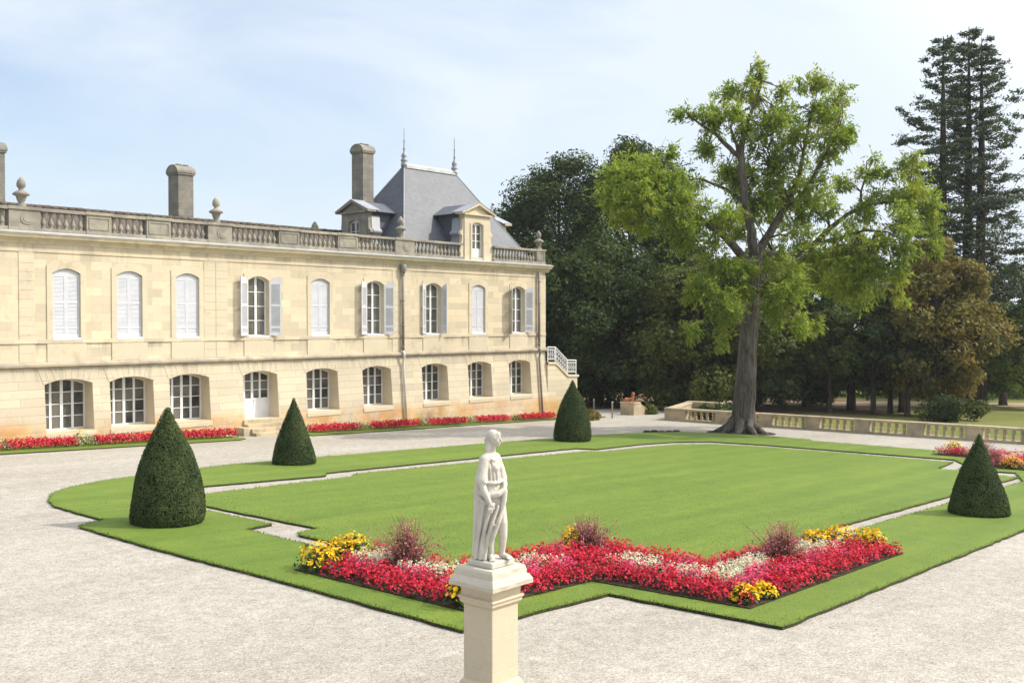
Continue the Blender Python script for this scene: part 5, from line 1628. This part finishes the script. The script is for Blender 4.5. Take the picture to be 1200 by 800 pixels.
v, q = blades(P, rgB.uniform(0.012, 0.05, len(P)), 0.006, rgB)
o = link_local('grass_edge', np_mesh('grass_edge', v, q, M['blades'])); tag(o, 'ragged grass blades along the cut edges of the lawns', 'grass', kind='stuff')
P = []
while len(P) < 60000:
    c = rgB.uniform((10.9, 7.2), (30, 27), (30000, 2)); d_ = np.hypot(c[:, 0], c[:, 1])
    c = c[rgB.uniform(0, 1, len(c)) < (15.0 / d_) ** 2.2]
    P += [p_ for p_ in c if (inpoly(p_[0], p_[1], outer_border) and not inpoly(p_[0], p_[1], border_hole) and not inpoly(p_[0], p_[1], BED)) or inpoly(p_[0], p_[1], inner_lawn)]
P = np.array(P[:60000])
v, q = blades(P, rgB.uniform(0.006, 0.018, len(P)), 0.005, rgB)
o = link_local('grass', np_mesh('grass', v, q, M['blades'])); tag(o, 'short mown grass blades over the nearer lawn', 'grass', kind='stuff')
# ================================================================ TREES
def wpt(px, py, D):
    """world point seen at photo pixel (px, py) at depth D"""
    u = (px - 600) / 1207.0; c_, s_ = math.cos(R(YAW)), math.sin(R(YAW))
    return np.array([D * (c_ + s_ * u), D * (s_ - c_ * u), (377 - py) / 1207.0 * D])
M['bark_great'] = barkmat('grey_furrowed_bark', (0.10, 0.086, 0.072), (0.195, 0.172, 0.148), 7.0, 0.9, 1.0)
M['bark_dark'] = barkmat('dark_bark', (0.065, 0.050, 0.038), (0.12, 0.095, 0.075), 4.0, 0.7, 0.8)
M['bark_red'] = barkmat('red_brown_bark', (0.045, 0.032, 0.026), (0.085, 0.060, 0.048), 4.0, 0.4, 0.8)
M['dead_wood'] = plain('dead_pale_wood', (0.30, 0.26, 0.21), 0.9, 0.1, 0.15, 3)
LEAF = {
 'great': leafmat('pecan_leaves', [(0.2, (0.105, 0.165, 0.032)), (0.45, (0.185, 0.262, 0.050)), (0.65, (0.270, 0.330, 0.064)), (0.92, (0.40, 0.35, 0.070))], 0.35, 0.5, 0.6, 0.12),
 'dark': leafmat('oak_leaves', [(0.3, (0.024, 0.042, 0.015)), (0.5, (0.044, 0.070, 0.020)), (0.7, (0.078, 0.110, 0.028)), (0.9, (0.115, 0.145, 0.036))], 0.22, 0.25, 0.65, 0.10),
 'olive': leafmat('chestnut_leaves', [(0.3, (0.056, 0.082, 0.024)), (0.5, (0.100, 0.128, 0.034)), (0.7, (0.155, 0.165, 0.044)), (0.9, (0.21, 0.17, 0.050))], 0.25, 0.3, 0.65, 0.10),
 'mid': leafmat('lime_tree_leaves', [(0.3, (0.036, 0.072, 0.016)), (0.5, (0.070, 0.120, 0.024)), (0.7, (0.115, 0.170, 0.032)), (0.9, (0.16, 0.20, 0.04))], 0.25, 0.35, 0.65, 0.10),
 'brown': leafmat('rusty_chestnut_leaves', [(0.25, (0.066, 0.078, 0.022)), (0.45, (0.145, 0.132, 0.037)), (0.62, (0.215, 0.172, 0.048)), (0.9, (0.30, 0.205, 0.060))], 0.3, 0.35, 0.65, 0.10),
 'sequoia': leafmat('sequoia_needles', [(0.3, (0.036, 0.058, 0.030)), (0.55, (0.066, 0.098, 0.043)), (0.75, (0.105, 0.135, 0.055)), (0.9, (0.145, 0.14, 0.06))], 0.4, 0.15),
}

def sprigs(c, rg, L=0.42, leaf=0.24, k=7, droop=0.9, out=None):
    """pinnate sprays: k narrow leaflets along a drooping stalk at each centre"""
    n = len(c)
    d = rg.normal(0, 0.7, (n, 3)); d[:, 2] -= droop
    if out is not None: d += out * 0.7
    d = unit(d)
    s = np.cross(d, rg.normal(size=(n, 3))); s = unit(s)
    t = (np.arange(k) / (k - 1))[None, :, None]
    side = np.where(np.arange(k) % 2 == 0, 1.0, -1.0)[None, :, None]; side = side * np.where(np.arange(k) == k - 1, 0.0, 1.0)[None, :, None]
    base = c[:, None, :] + d[:, None, :] * t * L
    ld = unit(d[:, None, :] * 0.75 + s[:, None, :] * side * 0.9 + np.array([0, 0, -0.25]) + rg.normal(0, 0.18, (n, k, 3)))
    ctr = base + ld * leaf * 0.5
    nr = np.cross(ld, np.cross(np.array([0.1, 0.0, 1.0]), ld)) * 1.0
    nr = -np.cross(np.cross(np.array([0.12, 0.05, 1.0])[None, None, :] * np.ones_like(ld), ld), ld) + rg.normal(0, 0.5, (n, k, 3))
    v, q = leaf_quads(ctr.reshape(-1, 3), nr.reshape(-1, 3), np.full(n * k, leaf) * rg.uniform(0.7, 1.25, n * k), rg, 0.34, ld.reshape(-1, 3))
    return v, q

# ---- the great tree on the lawn border
D0 = 56.7
rgT = np.random.default_rng(77)
GT = thing('great_tree', 'tall open crowned tree with thick grey trunk and yellow green leaves at the lawn edge', 'tree', tuple(wpt(870, 508, D0)))
mb = MB()
LIMBS = {
 'trunk': [(869, 513, 0, 1.0), (870, 507, 0, 0.88), (871, 497, 0, 0.78), (872, 480, 0, 0.71), (874, 450, 0, 0.655), (876, 410, 0, 0.58), (880, 360, 0, 0.52), (883, 315, 0, 0.50), (884, 300, 0, 0.46)],
 'up': [(884, 302, 0, 0.44), (880, 272, -.3, 0.36), (873, 240, -.5, 0.31), (869, 205, -.5, 0.28), (867, 180, -.4, 0.26), (871, 155, -.3, 0.19), (880, 130, -.2, 0.13), (888, 110, -.2, 0.08), (892, 92, -.1, .03)],
 'up_left': [(867, 186, -.4, 0.22), (855, 175, -.8, 0.19), (840, 160, -1.2, 0.15), (822, 148, -1.5, 0.10), (806, 136, -1.8, 0.05)],
 'up_mid': [(869, 200, -.4, 0.17), (862, 170, .6, 0.15), (855, 150, 1.0, 0.10), (868, 112, 1.2, 0.06), (878, 86, 1.2, .02)],
 'left': [(882, 322, 0, 0.42), (868, 298, -.6, 0.34), (850, 278, -1.4, 0.30), (828, 262, -2.2, 0.25), (805, 247, -3.0, 0.20), (785, 236, -3.6, 0.16), (760, 226, -4.2, 0.11), (735, 224, -4.6, 0.06)],
 'left_up': [(872, 238, -.5, 0.16), (850, 222, 1.5, 0.13), (820, 210, 3.0, 0.10), (800, 212, 4.0, 0.06)],
 'right_up': [(884, 306, 0, 0.42), (898, 280, .6, 0.34), (912, 256, 1.0, 0.30), (926, 232, 1.4, 0.24), (936, 205, 1.6, 0.18), (942, 170, 1.8, 0.13), (948, 140, 2.0, 0.08), (956, 110, 2.0, 0.03)],
 'right_up_b': [(920, 244, 1.2, 0.17), (940, 228, -.6, 0.14), (962, 190, -1.4, 0.10), (978, 160, -2.0, 0.06)],
 'right': [(883, 330, 0, 0.38), (905, 318, 1.0, 0.32), (930, 306, 1.8, 0.28), (952, 288, 2.2, 0.25), (972, 268, 2.5, 0.21), (992, 252, 2.8, 0.18), (1015, 240, 3.0, 0.14), (1045, 237, 3.2, 0.10), (1072, 240, 3.4, 0.05)],
 'right_low': [(955, 286, 2.2, 0.16), (985, 278, .6, 0.13), (1012, 270, -.8, 0.10), (1040, 272, -1.6, 0.07), (1062, 285, -2.0, 0.04)],
 'right_top': [(1008, 243, 3.0, 0.12), (1008, 225, 2.4, 0.09), (1014, 205, 2.0, 0.05)],
 'fore': [(881, 345, 0, 0.20), (900, 335, -1.8, 0.15), (915, 338, -3.2, 0.10), (925, 355, -4.0, 0.05)],
 'fore_left': [(879, 352, 0, 0.18), (855, 335, -1.6, 0.13), (835, 335, -2.6, 0.09), (825, 355, -3.0, 0.05)],
 'back_r': [(884, 312, 0, 0.3), (905, 296, 3.0, 0.2), (935, 300, 5.0, 0.12), (950, 320, 6.0, .05)],
 'dead': [(925, 236, 1.2, 0.07), (915, 215, .4, 0.05), (903, 195, 0, 0.035), (898, 175, 0, 0.015)],
}
limb_pts = []
for nm, pl in LIMBS.items():
    P = np.array([wpt(px, py, D0 + d) for px, py, d, r in pl])
    rr = [p[3] * (0.70 if nm != 'trunk' else 0.88) for p in pl]
    # resample with a little wobble so that the limbs are gnarled
    t = np.linspace(0, len(P) - 1, (len(P) - 1) * 4 + 1)
    Pi = np.stack([np.interp(t, range(len(P)), P[:, k]) for k in range(3)], 1); Ri = np.interp(t, range(len(P)), rr)
    wob = rgT.normal(0, 1, Pi.shape) * (Ri[:, None] * (0.10 if nm != 'trunk' else 0.015))
    wob[0] = 0
    Pi = Pi + wob
    mb.tube(Pi, Ri, 16 if nm == 'trunk' else 9)
    if nm != 'trunk': limb_pts.append(Pi[3:])
# root flare
base = wpt(870, 508, D0)
for k in range(8):
    a = k * 0.785 + 0.3
    d = np.array([math.cos(a), math.sin(a), 0]); ln = rgT.uniform(1.0, 1.6)
    z0 = gz(base[0], base[1])
    mb.tube([np.array([base[0], base[1], z0 + 0.85]) + d * 0.45, np.array([base[0], base[1], z0 + 0.36]) + d * 0.72, np.array([base[0], base[1], z0 + 0.10]) + d * (0.55 + ln * 0.5), np.array([base[0], base[1], z0 - 0.12]) + d * (0.4 + ln)], [0.22, 0.25, 0.16, 0.06], 8)
limb_all = np.vstack(limb_pts)
BL = [(848, 190, 18, 14, .8), (890, 180, 18, 16, .6), (908, 200, 18, 16, .4), (858, 258, 20, 14, -1), (802, 232, 20, 14, -3), (890, 228, 18, 14, -.6), (925, 282, 24, 16, -1), (992, 222, 16, 14, 2), (775, 225, 26, 18, -4), (875, 310, 18, 14, -2), (965, 245, 22, 16, 1.5),
      (745, 222, 44, 38, -4.5), (718, 238, 22, 24, -4.8), (770, 200, 24, 20, -4), (782, 175, 9, 12, -4), (790, 252, 34, 28, -3.2), (752, 258, 26, 18, -5), (725, 205, 18, 16, -4),
      (805, 135, 16, 10, -1.8), (825, 145, 24, 16, -1.5), (845, 128, 22, 22, -.8), (862, 112, 22, 18, .6), (880, 100, 18, 20, .4), (884, 78, 7, 6, .8), (902, 122, 24, 24, -.2), (880, 145, 26, 24, -.4), (915, 104, 10, 12, 0), (835, 178, 20, 14, -1),
      (905, 165, 16, 24, 0), (948, 108, 22, 18, 2), (960, 92, 9, 12, 2), (938, 132, 24, 20, 2), (968, 130, 24, 22, 0), (990, 142, 15, 16, -1.8), (960, 160, 26, 22, 0), (982, 170, 14, 18, -2), (930, 172, 18, 22, 1.5), (992, 108, 6, 7, -1), (970, 190, 14, 18, -1.4),
      (935, 205, 26, 26, 1), (955, 225, 26, 22, -.8), (905, 228, 28, 26, 1.5), (928, 252, 30, 22, 2.4), (880, 200, 18, 22, .5), (845, 212, 26, 18, 2), (815, 212, 22, 16, 3.4), (862, 238, 26, 20, .5), (840, 250, 26, 18, -2.4), (815, 275, 22, 18, -3), (895, 262, 26, 20, 3.5), (868, 275, 20, 14, 2.5),
      (835, 308, 24, 24, -2.4), (855, 325, 24, 20, -2), (825, 345, 22, 26, -3), (848, 362, 22, 26, -3), (820, 382, 13, 18, -3.4), (840, 392, 12, 14, -3), (862, 345, 16, 18, -1.8),
      (915, 325, 26, 22, -2.2), (930, 348, 24, 24, -3.8), (905, 352, 16, 20, -3), (950, 330, 28, 26, 4.5), (935, 378, 12, 18, -4), (955, 372, 14, 18, 5), (905, 300, 20, 14, 3.4), (960, 300, 28, 24, 4),
      (985, 288, 30, 26, .6), (1005, 308, 28, 26, -.6), (985, 330, 26, 26, 1), (1015, 335, 24, 24, -1), (1040, 322, 20, 22, -1.4), (1030, 295, 26, 24, -1), (1050, 345, 10, 13, -1.8), (1005, 260, 24, 20, 2.6),
      (1022, 240, 22, 16, 3), (1048, 232, 26, 20, 3), (1068, 215, 22, 24, 3.2), (1082, 245, 20, 24, 3.4), (1088, 278, 13, 22, 3), (1055, 260, 26, 20, -.6), (1062, 285, 22, 20, -2), (1014, 205, 10, 12, 2), (1040, 205, 18, 14, 2.6), (1020, 185, 6, 6, 2), (1070, 188, 14, 12, 3)]
V, Q = [], []; off = 0
for (px, py, rx, ry, dd) in BL:
    D = D0 + dd
    c0 = wpt(px, py, D); sc = D / 1207.0
    n = int(rx * ry * 0.31) + 6
    # two or three sub-clumps per blob leave gaps between them
    ks = max(2, int(rx * ry / 95)); sub = unit(rgT.normal(size=(ks, 3))) * rgT.uniform(0.3, 0.95, (ks, 1))
    w = rgT.integers(0, ks, n)
    u = sub[w] + rgT.normal(0, 0.23, (n, 3))
    Rw, Dw = (rx + ry) * 0.5 * sc, max(rx, ry) * sc * 1.0
    off3 = np.outer(u[:, 0] * rx * sc, np.array(VR)) + np.outer(u[:, 1] * Dw, np.array(VV)) + np.outer(u[:, 2] * ry * sc, np.array([0, 0, 1.0]))
    c = c0 + off3
    v, q = sprigs(c, rgT, 0.36, 0.27, 7, 0.32, unit(off3) * 0.8)
    V.append(v); Q.append(q + off); off += len(v)
    # twigs from the nearest limb to each sub-clump
    j = np.argmin(np.sum((limb_all - c0) ** 2, axis=1)); p0 = limb_all[j]
    for k in range(min(ks, 9)):
        e = c0 + np.array(VR) * sub[k, 0] * rx * sc + np.array(VV) * sub[k, 1] * Dw + np.array([0, 0, 1.0]) * sub[k, 2] * ry * sc
        m1 = p0 * 0.6 + e * 0.4 + rgT.normal(0, 0.12, 3) + np.array([0, 0, 0.2])
        ln = np.linalg.norm(e - p0)
        mb.tube([p0, m1, e], [min(0.07, 0.025 + ln * 0.012), 0.03, 0.010], 5)
mb.build('trunk', M['bark_great'], GT, True, recalc=False)
# bare twigs standing out of the crown
mb = MB()
for (px, py, d) in ((780, 160, -4), (800, 128, -1.5), (842, 108, 0), (856, 100, .5), (874, 82, .4), (960, 82, 2), (1012, 200, 2), (790, 135, -1.6), (900, 180, 0), (826, 120, -1.4)):
    p = wpt(px, py, D0 + d); j = np.argmin(np.sum((limb_all - p) ** 2, axis=1)); p0 = limb_all[j]
    mb.tube([p0, p0 * 0.45 + p * 0.55 + rgT.normal(0, .1, 3), p], [0.03, 0.018, 0.006], 4)
mb.build('bare_twigs', M['bark_great'], GT, True, recalc=False)
link('crown', np_mesh('crown', np.vstack(V), np.vstack(Q), LEAF['great']), GT)

# ---- broadleaf trees of the park
def broadleaf(seed, H, Rr, cb, leaf, n, nl, trunk_r, lean=0.0, taper=0.75):
    """returns trunk MB and crown arrays in local space; cb = height of the crown's underside"""
    rg = np.random.default_rng(seed)
    mb = MB()
    top = np.array([lean, lean * 0.4, H * 0.80])
    tp = [np.array([0, 0, -0.4]), np.array([0, 0, 0.4]), np.array([lean * 0.2, 0, H * 0.25]), np.array([lean * 0.5, lean * 0.1, H * 0.5]), top]
    mb.tube(tp, [trunk_r * 1.45, trunk_r * 1.1, trunk_r * 0.85, trunk_r * 0.55, trunk_r * 0.12], 10)
    # lobes fill an uneven egg from the centre to the rim
    lob = []
    for k in range(nl):
        f = (k + 0.5) / nl
        zf = rg.beta(1.15, 1.15) if k else 0.98
        z = cb + (H - cb) * zf
        env = Rr * (math.sin(math.pi * min(0.97, max(0.05, 0.12 + 0.86 * zf))) ** taper)
        a = k * 2.399 + rg.uniform(-.4, .4)
        rad = env * (rg.uniform(0.45, 0.92) if k else 0.1)
        r = Rr * rg.uniform(0.15, 0.34) * (0.72 if zf > 0.85 else 1)
        z = min(z, H - r * 0.55); z = max(z, cb + r * 0.4)
        lob.append((lean * zf + rad * math.cos(a), rad * math.sin(a), z, r))
    for (x, y, z, r) in lob[::2]:
        z0 = max(0.18 * H, z - math.hypot(x, y) * 0.9); f0 = min(z0 / (H * 0.8), 1)
        p0 = np.array([lean * f0 * .6, 0, z0])
        mb.tube([p0, np.array([x * 0.5, y * 0.5, z0 * 0.45 + z * 0.55 - 0.2]), np.array([x, y, z])], [trunk_r * 0.34, trunk_r * 0.2, 0.03], 6)
    lob = np.array(lob)
    wt = lob[:, 3] ** 2; wt /= wt.sum()
    i = rg.choice(len(lob), n, p=wt)
    d = unit(rg.normal(size=(n, 3))); rr = rg.uniform(0.25, 1.0, n) ** 0.45
    # ragged rim: each lobe breaks into smaller sprays
    kk = 14
    spr = unit(rg.normal(size=(len(lob), kk, 3)))
    w_ = rg.integers(0, kk, n); spl = rg.uniform(0.75, 1.45, (len(lob), kk))
    pick = spr[i, w_]
    d = unit(d * 0.50 + pick * 0.85)
    c = lob[i, :3] + d * (rr * lob[i, 3] * rg.uniform(0.85, 1.0, n) * spl[i, w_])[:, None] * np.array([1.12, 1.12, 0.86])
    nr = d + rg.normal(0, 0.55, (n, 3)) + np.array([0, 0, 0.35])
    v, q = leaf_quads(c, nr, rg.uniform(0.6, 1.25, n) * leaf, rg, 0.55)
    return mb, v, q
def place_tree(name, label, cat, px, D, H, Rr, cb, kind, seed, n, nl=34, leaf=0.36, tr=0.35, bark='bark_dark', lean=0.0, group='trees of the park beyond the court', taper=0.75):
    p = wpt(px, 480, D); z = gz(p[0], p[1])
    t = thing(name, label, cat, (p[0], p[1], z), group)
    mb, v, q = broadleaf(seed, H, Rr, cb, leaf * 0.88, int(n * 1.7), int(nl * 1.7), tr, lean, taper)
    link_local('trunk', mb.mesh('trunk', M[bark], True), t)
    link_local('crown', np_mesh('crown', v, q, LEAF[kind]), t)
    t.rotation_euler.z = seed * 0.7
    return t
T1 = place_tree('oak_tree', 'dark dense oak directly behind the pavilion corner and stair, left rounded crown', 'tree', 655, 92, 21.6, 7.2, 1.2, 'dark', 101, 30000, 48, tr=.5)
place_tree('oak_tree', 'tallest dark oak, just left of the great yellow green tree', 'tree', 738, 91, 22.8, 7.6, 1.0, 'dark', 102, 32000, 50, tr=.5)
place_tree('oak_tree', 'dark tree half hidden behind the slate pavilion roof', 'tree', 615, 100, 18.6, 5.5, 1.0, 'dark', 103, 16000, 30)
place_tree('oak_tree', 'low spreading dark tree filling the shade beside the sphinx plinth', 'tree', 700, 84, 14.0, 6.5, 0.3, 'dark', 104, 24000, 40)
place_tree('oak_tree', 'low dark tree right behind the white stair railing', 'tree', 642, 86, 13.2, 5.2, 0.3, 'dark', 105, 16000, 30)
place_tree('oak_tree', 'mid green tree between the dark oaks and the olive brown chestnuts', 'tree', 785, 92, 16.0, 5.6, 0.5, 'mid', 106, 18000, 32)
place_tree('chestnut_tree', 'olive brown chestnut left of the great trunk, drooping low over the parapet', 'tree', 815, 80, 11.6, 5.2, 0.9, 'olive', 107, 20000, 36, leaf=.40)
place_tree('chestnut_tree', 'olive brown chestnut directly behind the great trunk', 'tree', 885, 83, 12.8, 5.0, 1.2, 'olive', 108, 18000, 34, leaf=.40)
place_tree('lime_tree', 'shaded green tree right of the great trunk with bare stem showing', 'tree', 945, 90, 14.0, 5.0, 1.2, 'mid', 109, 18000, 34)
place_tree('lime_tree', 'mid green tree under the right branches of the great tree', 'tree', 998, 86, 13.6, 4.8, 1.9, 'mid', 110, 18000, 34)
place_tree('chestnut_tree', 'smaller rusty tree left of the big brown chestnut', 'tree', 1058, 83, 11.2, 3.9, 2.2, 'olive', 111, 12000, 28, leaf=.38, tr=.28)
place_tree('chestnut_tree', 'large rusty brown autumn chestnut in front of the conifers', 'tree', 1096, 78, 13.3, 4.4, 1.6, 'brown', 112, 26000, 52, leaf=.40, tr=.42)
place_tree('lime_tree', 'green tree at the right picture edge behind the open grass', 'tree', 1176, 100, 13.5, 4.6, 1.6, 'mid', 113, 14000, 28)
place_tree('lime_tree', 'pale green smaller tree at the far right above the grass', 'tree', 1208, 92, 9.8, 4.0, 1.8, 'great', 114, 9000, 24, leaf=.38)
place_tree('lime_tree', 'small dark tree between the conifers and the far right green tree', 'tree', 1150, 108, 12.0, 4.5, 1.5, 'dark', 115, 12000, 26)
for i, (px, D, h, ln, lab) in enumerate(((1024, 79, 8.5, .2, 'slim leaning stem left of the brown chestnut, leftmost of three'), (1044, 81, 8.8, -.5, 'slim leaning stem left of the brown chestnut, middle of three'), (1064, 77, 8.0, .15, 'slim straight stem beside the brown chestnut, rightmost of three'), (972, 80, 8.2, .3, 'slim young tree in front of the mid green lime'))):
    place_tree('young_tree', lab, 'tree', px, D, h, 2.4, 3.2, 'olive' if i % 2 else 'dark', 130 + i, 4500, 16, leaf=.36, tr=.20, lean=ln, group='slim young trees behind the parapet')
# pale dead limb on the first oak
mb = MB()
a, b_, c_ = wpt(702, 303, 84.5), wpt(688, 296, 84.8), wpt(676, 291, 86.5)
mb.tube([a, b_, c_], [0.07, 0.16, 0.18], 8)
o = mb.build('dead_limb', M['dead_wood'], None, True)
o.parent = T1; o.matrix_parent_inverse = Matrix.Identity(4)
bpy.context.view_layer.update()
o.matrix_world = Matrix.Identity(4)

# ---- sequoias
def sequoia(seed, H, n, R0):
    rg = np.random.default_rng(seed)
    mb = MB()
    mb.tube([(0, 0, -0.4), (0, 0, 0.5), (0, 0, H * 0.3), (0.1, 0, H * 0.7), (0.05, 0.05, H)], [0.85, 0.68, 0.50, 0.28, 0.03], 10)
    C, NR, SZ = [], [], []
    nb = 126
    for k in range(nb):
        f = (k + 0.5) / nb
        z = H * (0.16 + 0.83 * f)
        a = k * 2.399 + rg.uniform(-.5, .5)
        L = R0 * (1 - f) ** 0.55 * rg.uniform(0.45, 1.2) + 0.4
        if rg.uniform() < 0.2 and f > 0.3: continue
        d = np.array([math.cos(a), math.sin(a), 0])
        rise = 0.35 * (f - 0.35) * L
        s = np.linspace(0, 1, 6)
        pts = np.array([0, 0, z]) + np.outer(s * L, d) + np.outer(-0.20 * L * np.sin(s * 2.2) + 0.28 * L * s ** 3 + rise * s, [0, 0, 1])
        mb.tube(pts, np.linspace(0.075 * (1.2 - f), 0.012, 6), 5)
        m = int(n / nb * (0.35 + 1.3 * L / R0))
        # foliage gathers in tufts along the outer part of the branch
        kt = max(2, int(L * 1.25)); ts = rg.uniform(0.28, 1.03, kt)
        tt = ts[rg.integers(0, kt, m)]
        b = np.stack([np.interp(tt, s, pts[:, j]) for j in range(3)], 1)
        sidev = np.array([-d[1], d[0], 0])
        spread = 0.16 + 0.12 * L * (1 - np.abs(tt - 0.6))
        c = b + np.outer(rg.normal(0, 1, m) * spread, sidev) + np.outer(rg.normal(0, 0.20, m), d) + np.outer(rg.normal(-0.06, 0.10, m), [0, 0, 1])
        C.append(c); NR.append(rg.normal(0, 0.6, (m, 3)) + np.array([0, 0, 0.8])); SZ.append(rg.uniform(0.22, 0.46, m))
    C = np.vstack(C); v, q = leaf_quads(C, np.vstack(NR), np.concatenate(SZ), rg, 0.36)
    return mb, v, q
for i, (px, D, ytop, n, R0, lab) in enumerate(((1103, 92, 44, 31000, 7.4, 'tall dark sequoia, leftmost of the three bare stemmed conifers'), (1133, 95, 33, 32000, 7.4, 'tallest sequoia with thick dark trunk, middle of the three'), (1148, 93, 46, 35000, 8.4, 'tall sequoia, rightmost of the three conifers'))):
    p = wpt(px, 480, D); z = gz(p[0], p[1]); H = (377 - ytop) / 1207 * D - z
    t = thing('sequoia_tree', lab, 'tree', (p[0], p[1], z), 'sequoias behind the brown chestnut')
    mb, v, q = sequoia(200 + i, H, n, R0)
    link_local('trunk', mb.mesh('trunk', M['bark_red'], True), t)
    link_local('crown', np_mesh('crown', v, q, LEAF['sequoia']), t)

# ---- bushes
def bush(px, D, r, h, kind, seed, n, name, lab, leaf=0.22):
    p = wpt(px, 480, D); rg = np.random.default_rng(seed)
    k = 9; lob = np.stack([rg.uniform(-.6, .6, k) * r, rg.uniform(-.6, .6, k) * r, rg.uniform(0.25, 0.7, k) * h, rg.uniform(.3, .5, k) * r], 1)
    i = rg.integers(0, k, n); d = unit(rg.normal(size=(n, 3)))
    c = lob[i, :3] + d * lob[i, 3:4] * rg.uniform(0.5, 1.05, (n, 1)); c[:, 2] = np.maximum(c[:, 2], 0.03)
    v, q = leaf_quads(c, d + rg.normal(0, .5, (n, 3)), rg.uniform(.6, 1.3, n) * leaf, rg, 0.5)
    o = link_local(name, np_mesh(name, v, q, LEAF[kind])); o.location = (p[0], p[1], gz(p[0], p[1]))
    return tag(o, lab, 'bush')
bush(1112, 72, 1.9, 2.0, 'dark', 301, 4500, 'bush', 'dark evergreen bush at the foot of the brown chestnut behind the parapet')
bush(1142, 73, 1.3, 1.7, 'olive', 302, 2200, 'bush', 'twiggy brown green bush right of the dark bush at the chestnut foot')
bush(843, 67.5, 1.6, 1.0, 'dark', 303, 3000, 'bush', 'low rounded bush just behind the parapet return wall')
bush(757, 74, 1.0, 0.55, 'olive', 304, 1400, 'ivy_plant', 'ivy sprawling down the sloping wall beside the sphinx plinth')
bush(690, 66, 0.8, 0.7, 'brown', 305, 900, 'bush', 'low reddish shrub at the foot of the outside stair by the bollard')

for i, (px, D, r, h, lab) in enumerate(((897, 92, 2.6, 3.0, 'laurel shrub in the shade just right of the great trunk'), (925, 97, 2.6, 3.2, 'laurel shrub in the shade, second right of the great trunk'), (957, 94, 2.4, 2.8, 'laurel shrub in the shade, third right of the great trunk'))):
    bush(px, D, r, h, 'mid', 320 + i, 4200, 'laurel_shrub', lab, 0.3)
# ---- wood closing the view far behind
rgF = np.random.default_rng(9)
lob = []
for px in np.arange(520, 1420, 11):
    D = rgF.uniform(112, 150) + max(0, px - 1150) * 0.06
    p = wpt(px, 480, D); z = gz(p[0], p[1]); h = rgF.uniform(7, 11.5) if px > 930 else rgF.uniform(10, 16)
    for zz in np.arange(1.2, h, 2.2):
        lob.append((p[0] + rgF.uniform(-2, 2), p[1] + rgF.uniform(-2, 2), z + zz, rgF.uniform(1.7, 2.9) * (0.75 if zz > h - 2.5 else 1)))
lob = np.array(lob); n = 70000
i = rgF.integers(0, len(lob), n); d = unit(rgF.normal(size=(n, 3)))
c = lob[i, :3] + d * lob[i, 3:4] * rgF.uniform(0.6, 1.1, (n, 1))
v, q = leaf_quads(c, d + rgF.normal(0, .5, (n, 3)) + np.array([0, 0, .3]), rgF.uniform(.5, 1.0, n), rgF, 0.6)
o = link_local('far_wood', np_mesh('far_wood', v, q, LEAF['mid']))
tag(o, 'distant green wood closing the view behind the park trees', 'wood', kind='stuff')

# ================================================================ HAZE
mh = bpy.data.materials.new('haze_air'); mh.use_nodes = True
nh = mh.node_tree; nh.nodes.clear()
ho = nh.nodes.new('ShaderNodeOutputMaterial'); hv = nh.nodes.new('ShaderNodeVolumePrincipled')
hv.inputs['Color'].default_value = (0.93, 0.96, 1.0, 1); hv.inputs['Density'].default_value = 0.0002; hv.inputs['Anisotropy'].default_value = 0.2
nh.links.new(hv.outputs[0], ho.inputs['Volume'])
mb = MB(); mb.box(-1600, 1600, -1600, 1600, -15, 45)
tag(mb.build('haze', mh), kind='stuff')
